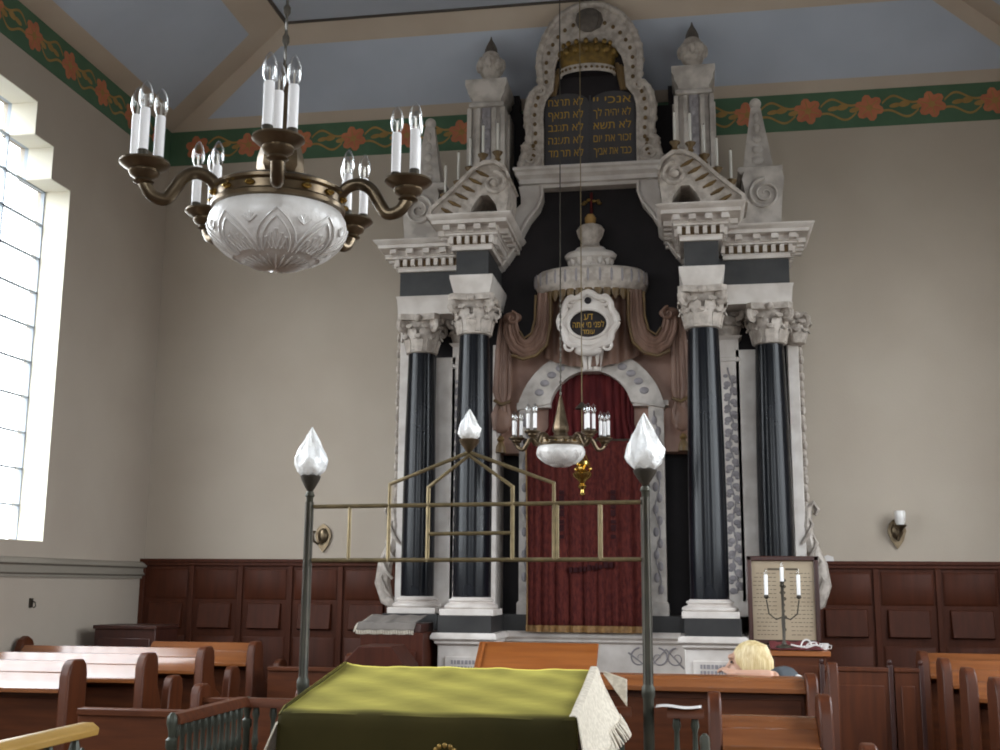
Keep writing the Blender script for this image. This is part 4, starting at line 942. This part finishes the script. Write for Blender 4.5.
# red covered table, framed print, electric candelabrum, cord
t=thing('side_table','narrow wooden table right of the ark below the framed print','table',(.73,8.62,0))
m=M(); m.box(-.22,.20,-.02,.34,1.16,1.20); m.build('table_top',WOODO,t,bevel=.005)
m=M(); m.box(-.19,.17,.0,.32,.1,1.16); m.build('body',WOODP,t,bevel=.005)
m=M(); m.box(-.15,.13,-.012,0,.3,1.1); m.build('front_panel',WOODE,t,bevel=.006)
m=M(); m.grid(lambda u,v:(.52+.36*u,8.59+.36*v+.0*u,1.207+.05*max(0,v*2-1)+.006*sin(u*22)*sin(v*9)),24,12); o=m.build('table_cloth',REDCL); tag(o,'dark red cloth lying on the narrow table below the framed print','cloth'); so=o.modifiers.new('thickness','SOLIDIFY'); so.thickness=.006
t=thing('framed_print','dark framed print of Hebrew text on yellowed paper leaning right of the ark','picture',(.64,8.93,1.225))
w,h=.262,.325
m=M()
for a in ((-w,-w+.035,0,2*h),(w-.035,w,0,2*h)): m.box(a[0],a[1],-.03,.01,a[2],a[3])
m.box(-w,w,-.03,.01,0,.035); m.box(-w,w,-.03,.01,2*h-.035,2*h); m.build('frame',WOODK,t,bevel=.006)
m=M(); m.box(-w+.03,w-.03,-.008,.005,.03,2*h-.03); pp=m.build('paper',PAPER,t)
m=M(); m.box(-.11,-.02,-.0095,-.008,.545,.56); m.box(.02,.11,-.0095,-.008,.545,.56)
random.seed(4)
for k in range(9): m.ell((.006*sin(k*4),-.009,.11+.045*k),(.012+.012*random.random(),.0015,.014),6,5)
for k in range(16):
    for sg in (-1,1):
        x=sg*.05
        while abs(x)<.20:
            wd=.012+.02*random.random(); m.box(*sorted((x,x+sg*wd)),-.0086,-.008,.07+.03*k,.0745+.03*k); x+=sg*(wd+.009)
m.build('print_lines',INK,pp)
t=thing('candelabrum','three light electric candelabrum with white candles in front of the framed print','candelabrum',(.615,8.66,1.215))
m=M(); m.lathe([(.06,0),(.06,.012),(.02,.025),(.01,.05),(.014,.2),(.009,.25),(.012,.45),(.018,.47),(.006,.475)],(0,0,0),14); m.build('stem',BRONZE,t)
for s_ in (-1,0,1):
    m=M(); zt=.375 if s_ else .455; xx=s_*.115
    if s_: m.tube([(0,0,.22),(s_*.05,0,.20),(s_*.10,0,.24),(xx,0,.34)],.005,6)
    m.lathe([(.008,-.03),(.02,-.015),(.012,0)],(xx,0,zt),10); m.build('branch',BRONZE,t)
    m=M(); L_=.14 if s_ else .115; m.lathe([(.0135,0),(.0135,L_),(.010,L_+.005)],(xx,0,zt),10); m.build('candle_sleeve',CANDLE,t)
    m=M(); m.lathe([(.006,L_+.004),(.011,L_+.02),(.009,L_+.035),(.002,L_+.05)],(xx,0,zt),10); m.build('bulb',GLASS,t)
m=M(); 
pts=[(.76+.045*cos(a)+.006*a,8.66+.03*sin(a),1.228+.012*sin(a*1.3)+.035*max(0,sin(a))) for a in [i*.35 for i in range(40)]]
m.tube(pts,.006,6); m.tube([(.66,8.64,1.24),(.70,8.62,1.23),(.74,8.63,1.226),(.76,8.66,1.228)],.006,6); o=m.build('electric_cord',PAPERW); tag(o,'white electric cord looped on the red cloth beside the candelabrum','cord')
t=thing('cup','small white cup on the end of the side table by the panelling','cup',(.895,8.68,1.2)); m=M(); m.lathe([(.018,0),(.028,.01),(.032,.05),(.029,.05),(.024,.012),(.004,.01)],(0,0,0),14); m.build('bowl',PAPERW,t); m=M(); m.tube([(.03,0,.04),(.05,0,.035),(.048,0,.015),(.028,0,.012)],.004,6); m.build('handle',PAPERW,t)
m=M(); m.prism([(0,0),(.10,0),(.095,.035),(.05,.05),(.01,.03)],9.9,9.96); o=m.build('folded_paper',PAPERW); o.location=(1.03,0,1.86); tag(o,'crumpled white paper lying on the top of the panelling right of the ark','paper')
m=M(); m.grid(lambda u,v:(-.19+.20*u,BY-.05+.10*v,1.121+.004*sin(u*7)),14,4); o=m.build('paper_sheet',PAPERW); tag(o,'white sheet of paper lying on the short fence rail right of the lamp post','paper'); so=o.modifiers.new('thickness','SOLIDIFY'); so.thickness=.003; so.offset=1
t=thing('wall_hook','small dark hook with cord on the white left wall below the moulding','hook',(XL+.001,8.18,1.5)); m=M(); m.box(0,.012,-.02,.02,-.05,.02); m.build('plate',BRONZE,t); m=M(); m.tube([(.012,0,0),(.04,0,-.01),(.045,0,-.04),(.03,0,-.05)],.006,6); m.build('hook',BRONZE,t)
# ------------------------------------------------------------------ the blond person leaning on the pew
pt=thing('person','blond person in slate top resting the head on a folded arm on the pew','person',(.295,6.78,-.015))
def remesh(o,v=.012,it=6):
    r=o.modifiers.new('remesh','REMESH'); r.mode='VOXEL'; r.voxel_size=v; r.use_smooth_shade=True
    s_=o.modifiers.new('smooth','SMOOTH'); s_.factor=.5; s_.iterations=it
m=M()   # one continuous body: facing -x, seated, bowed towards the ledge
HC=Vector((-.035,-.10,1.232))
m.ell(tuple(HC+Vector((.02,0,.02))),(.098,.075,.105),20,14)            # skull
m.ell(tuple(HC+Vector((-.035,0,-.055))),(.06,.056,.065),16,10)         # jaw
m.ell(tuple(HC+Vector((-.078,0,-.095))),(.022,.026,.02),10,8)          # chin
m.tube([tuple(HC+Vector((-.078,0,.02))),tuple(HC+Vector((-.108,0,-.022))),tuple(HC+Vector((-.088,0,-.038)))],[.012,.015,.012],8)   # nose
m.ell(tuple(HC+Vector((-.078,0,.045))),(.02,.05,.016),10,8)
m.ell(tuple(HC+Vector((-.088,0,-.062))),(.016,.026,.012),10,8)
for sg in (-1,1): m.ell(tuple(HC+Vector((.02,sg*.076,-.012))),(.02,.012,.032),10,8)
m.tube([tuple(HC+Vector((.03,0,-.03))),(.07,-.05,1.16),(.13,-.02,1.07)],[.052,.05,.06],14)
m.tube([(.13,-.02,1.11),(.165,.0,.98),(.17,0,.8),(.14,0,.66),(.10,0,.52)],[.085,.115,.12,.12,.14],18,wid=[.12,.165,.16,.145,.16])
def limb(P,r): m.tube(P,r,12)
sh=(.185,-.15,1.08)
limb([sh,(.15,-.24,1.13),(.09,-.315,1.19)],[.055,.046,.038]); limb([(.09,-.315,1.19),(.03,-.325,1.195),(-.04,-.31,1.198),(-.085,-.295,1.20)],[.034,.031,.025,.021])
limb([(.155,.15,1.04),(.13,.2,.9),(.07,.19,.78),(.0,.15,.70),(-.10,.1,.66)],[.058,.05,.042,.038,.03])
def hand(b,d,sd,nz):
    b=Vector(b);d=Vector(d).normalized();sd=Vector(sd).normalized();nz=Vector(nz).normalized()
    m.tube([tuple(b),tuple(b+d*.045),tuple(b+d*.085)],[.018,.017,.014],10,wid=[.026,.04,.038],up=tuple(nz))
    for i,(o_,L) in enumerate(((-.03,.07),(-.01,.08),(.01,.075),(.03,.06))):
        q=b+d*.08+sd*o_; m.tube([tuple(q),tuple(q+d*L*.45+nz*.008),tuple(q+d*L*.75-nz*.004),tuple(q+d*L-nz*.02)],[.0095,.0092,.0088,.007],8)
    q=b+d*.02-sd*.03; m.tube([tuple(q),tuple(q-sd*.03+d*.03),tuple(q-sd*.035+d*.06)],[.012,.011,.008],8)
hand((-.08,-.295,1.20),(-.6,.6,.1),(.2,.9,.1),(0,-.1,1))
hand((-.10,.1,.66),(-1,-.1,-.1),(0,1,0),(0,0,1))
for sg in (-1,1):
    limb([(.10,sg*.09,.53),(-.10,sg*.11,.52),(-.32,sg*.11,.50)],[.09,.08,.058]); limb([(-.32,sg*.11,.50),(-.33,sg*.11,.3),(-.32,sg*.11,.08)],[.056,.052,.036]); m.tube([(-.28,sg*.11,.045),(-.36,sg*.11,.045),(-.47,sg*.11,.032)],[.036,.036,.02],10,wid=[.036,.042,.034],up=(0,0,1))
body=m.build('body',SKIN,pt); remesh(body,.008,4)
for sg in (-1,1): m=M(); m.ell(tuple(HC+Vector((-.077,sg*.03,.018))),(.008,.013,.008),10,8); m.build('eye',EYEM,pt)
m=M(); m.tube([tuple(HC+Vector((-.098,-.024,-.062))),tuple(HC+Vector((-.104,0,-.06))),tuple(HC+Vector((-.098,.024,-.062)))],[.004,.006,.004],6); m.build('mouth',LIP,pt)
m=M()   # shoulder length hair: cap plus locks
m.ell(tuple(HC+Vector((.035,0,.035))),(.106,.094,.102),22,14); m.ell(tuple(HC+Vector((.075,0,-.04))),(.075,.088,.11),18,12)
random.seed(9)
for i in range(46):
    f=i/45; a=-2.15+4.3*f; c0=HC+Vector((.03,0,.125)); d=Vector((cos(a)*.9+.12,sin(a),0)); L=.20+.05*random.random()
    m.tube([tuple(c0+d*.02),tuple(c0+d*.075+Vector((0,0,-.025))),tuple(c0+d*.105+Vector((0,0,-.10))),tuple(c0+d*.108+Vector((0,0,-L*.85))),tuple(c0+d*(.095+.01*sin(i*5))+Vector((0,0,-L)))],[.012,.017,.017,.014,.005],6)
m.build('hair',HAIR,pt)
m=M(); m.tube([(.075,-.05,1.17),(.125,-.05,1.135),(.165,0,.98),(.17,0,.8),(.14,0,.66),(.10,0,.5)],[.06,.105,.128,.132,.13,.148],20,wid=[.07,.14,.178,.172,.158,.17])
m.tube([(.155,-.06,1.14),(.175,-.16,1.155),(.15,-.25,1.17),(.105,-.295,1.185)],[.09,.084,.066,.052],12); m.tube([(.155,.13,1.045),(.135,.19,.92)],[.07,.06],12); sh_=m.build('top',SHIRT,pt); remesh(sh_,.012,6)
m=M(); m.ell((.235,-.205,1.16),(.04,.05,.035)); m.tube([(.225,-.2,1.165),(.275,-.24,1.13)],[.036,.03],10); m.build('sleeve_cuff',WHITEC,pt)
m=M()
for sg in (-1,1): m.tube([(.11,sg*.085,.53),(-.10,sg*.11,.525),(-.32,sg*.11,.505),(-.345,sg*.11,.46),(-.335,sg*.11,.3),(-.325,sg*.11,.1)],[.105,.094,.07,.066,.064,.06],14)
tr_=m.build('trousers',JEANS,pt); remesh(tr_,.012,4)
#@@REST1@@
# ------------------------------------------------------------------ light: daylight through the windows
W=bpy.data.worlds.new('world'); bpy.context.scene.world=W; W.use_nodes=True; nt=W.node_tree; bg=nt.nodes['Background']
tc=nt.nodes.new('ShaderNodeTexCoord'); sp=nt.nodes.new('ShaderNodeSeparateXYZ'); mr=nt.nodes.new('ShaderNodeMapRange'); rp=nt.nodes.new('ShaderNodeValToRGB')
nt.links.new(tc.outputs['Generated'],sp.inputs[0]); nt.links.new(sp.outputs['Z'],mr.inputs['Value']); mr.inputs['From Min'].default_value=-1; mr.inputs['From Max'].default_value=1
nt.links.new(mr.outputs[0],rp.inputs[0]); nt.links.new(rp.outputs[0],bg.inputs['Color'])
E_=rp.color_ramp.elements; E_[0].position=0; E_[0].color=(.10,.10,.09,1); E_[1].position=1; E_[1].color=(1,1.02,1.05,1)
for p_,c_ in ((.48,(.2,.2,.19,1)),(.515,(.75,.77,.79,1)),(.7,(.95,.98,1.02,1))): e=E_.new(p_); e.color=c_
bg.inputs['Strength'].default_value=SKY
for x_,s_ in ((XL-.29,1),(XR+.29,-1)):
    for c_ in WIN:
        L=bpy.data.lights.new('window_portal','AREA'); L.shape='RECTANGLE'; L.size=3.5; L.size_y=2.8; L.cycles.is_portal=True
        o=bpy.data.objects.new('window_portal',L); C.objects.link(o); o.location=(x_,c_,3.65); o.rotation_euler=(0,-s_*PI/2,0)
for x0,x1 in BW:
    L=bpy.data.lights.new('window_portal','AREA'); L.shape='RECTANGLE'; L.size=x1-x0; L.size_y=BZ[1]-BZ[0]; L.cycles.is_portal=True
    o=bpy.data.objects.new('window_portal',L); C.objects.link(o); o.location=((x0+x1)/2,YB-.29,(BZ[0]+BZ[1])/2); o.rotation_euler=(PI/2,0,0)
sc=bpy.context.scene
sc.cycles.use_denoising=True; sc.cycles.filter_width=1.9; sc.cycles.max_bounces=10; sc.cycles.diffuse_bounces=6; sc.cycles.sample_clamp_indirect=8
sc.view_settings.view_transform='Standard'; sc.view_settings.look='None'; sc.view_settings.exposure=EXPO; sc.view_settings.gamma=1; sc.view_settings.use_curve_mapping=False
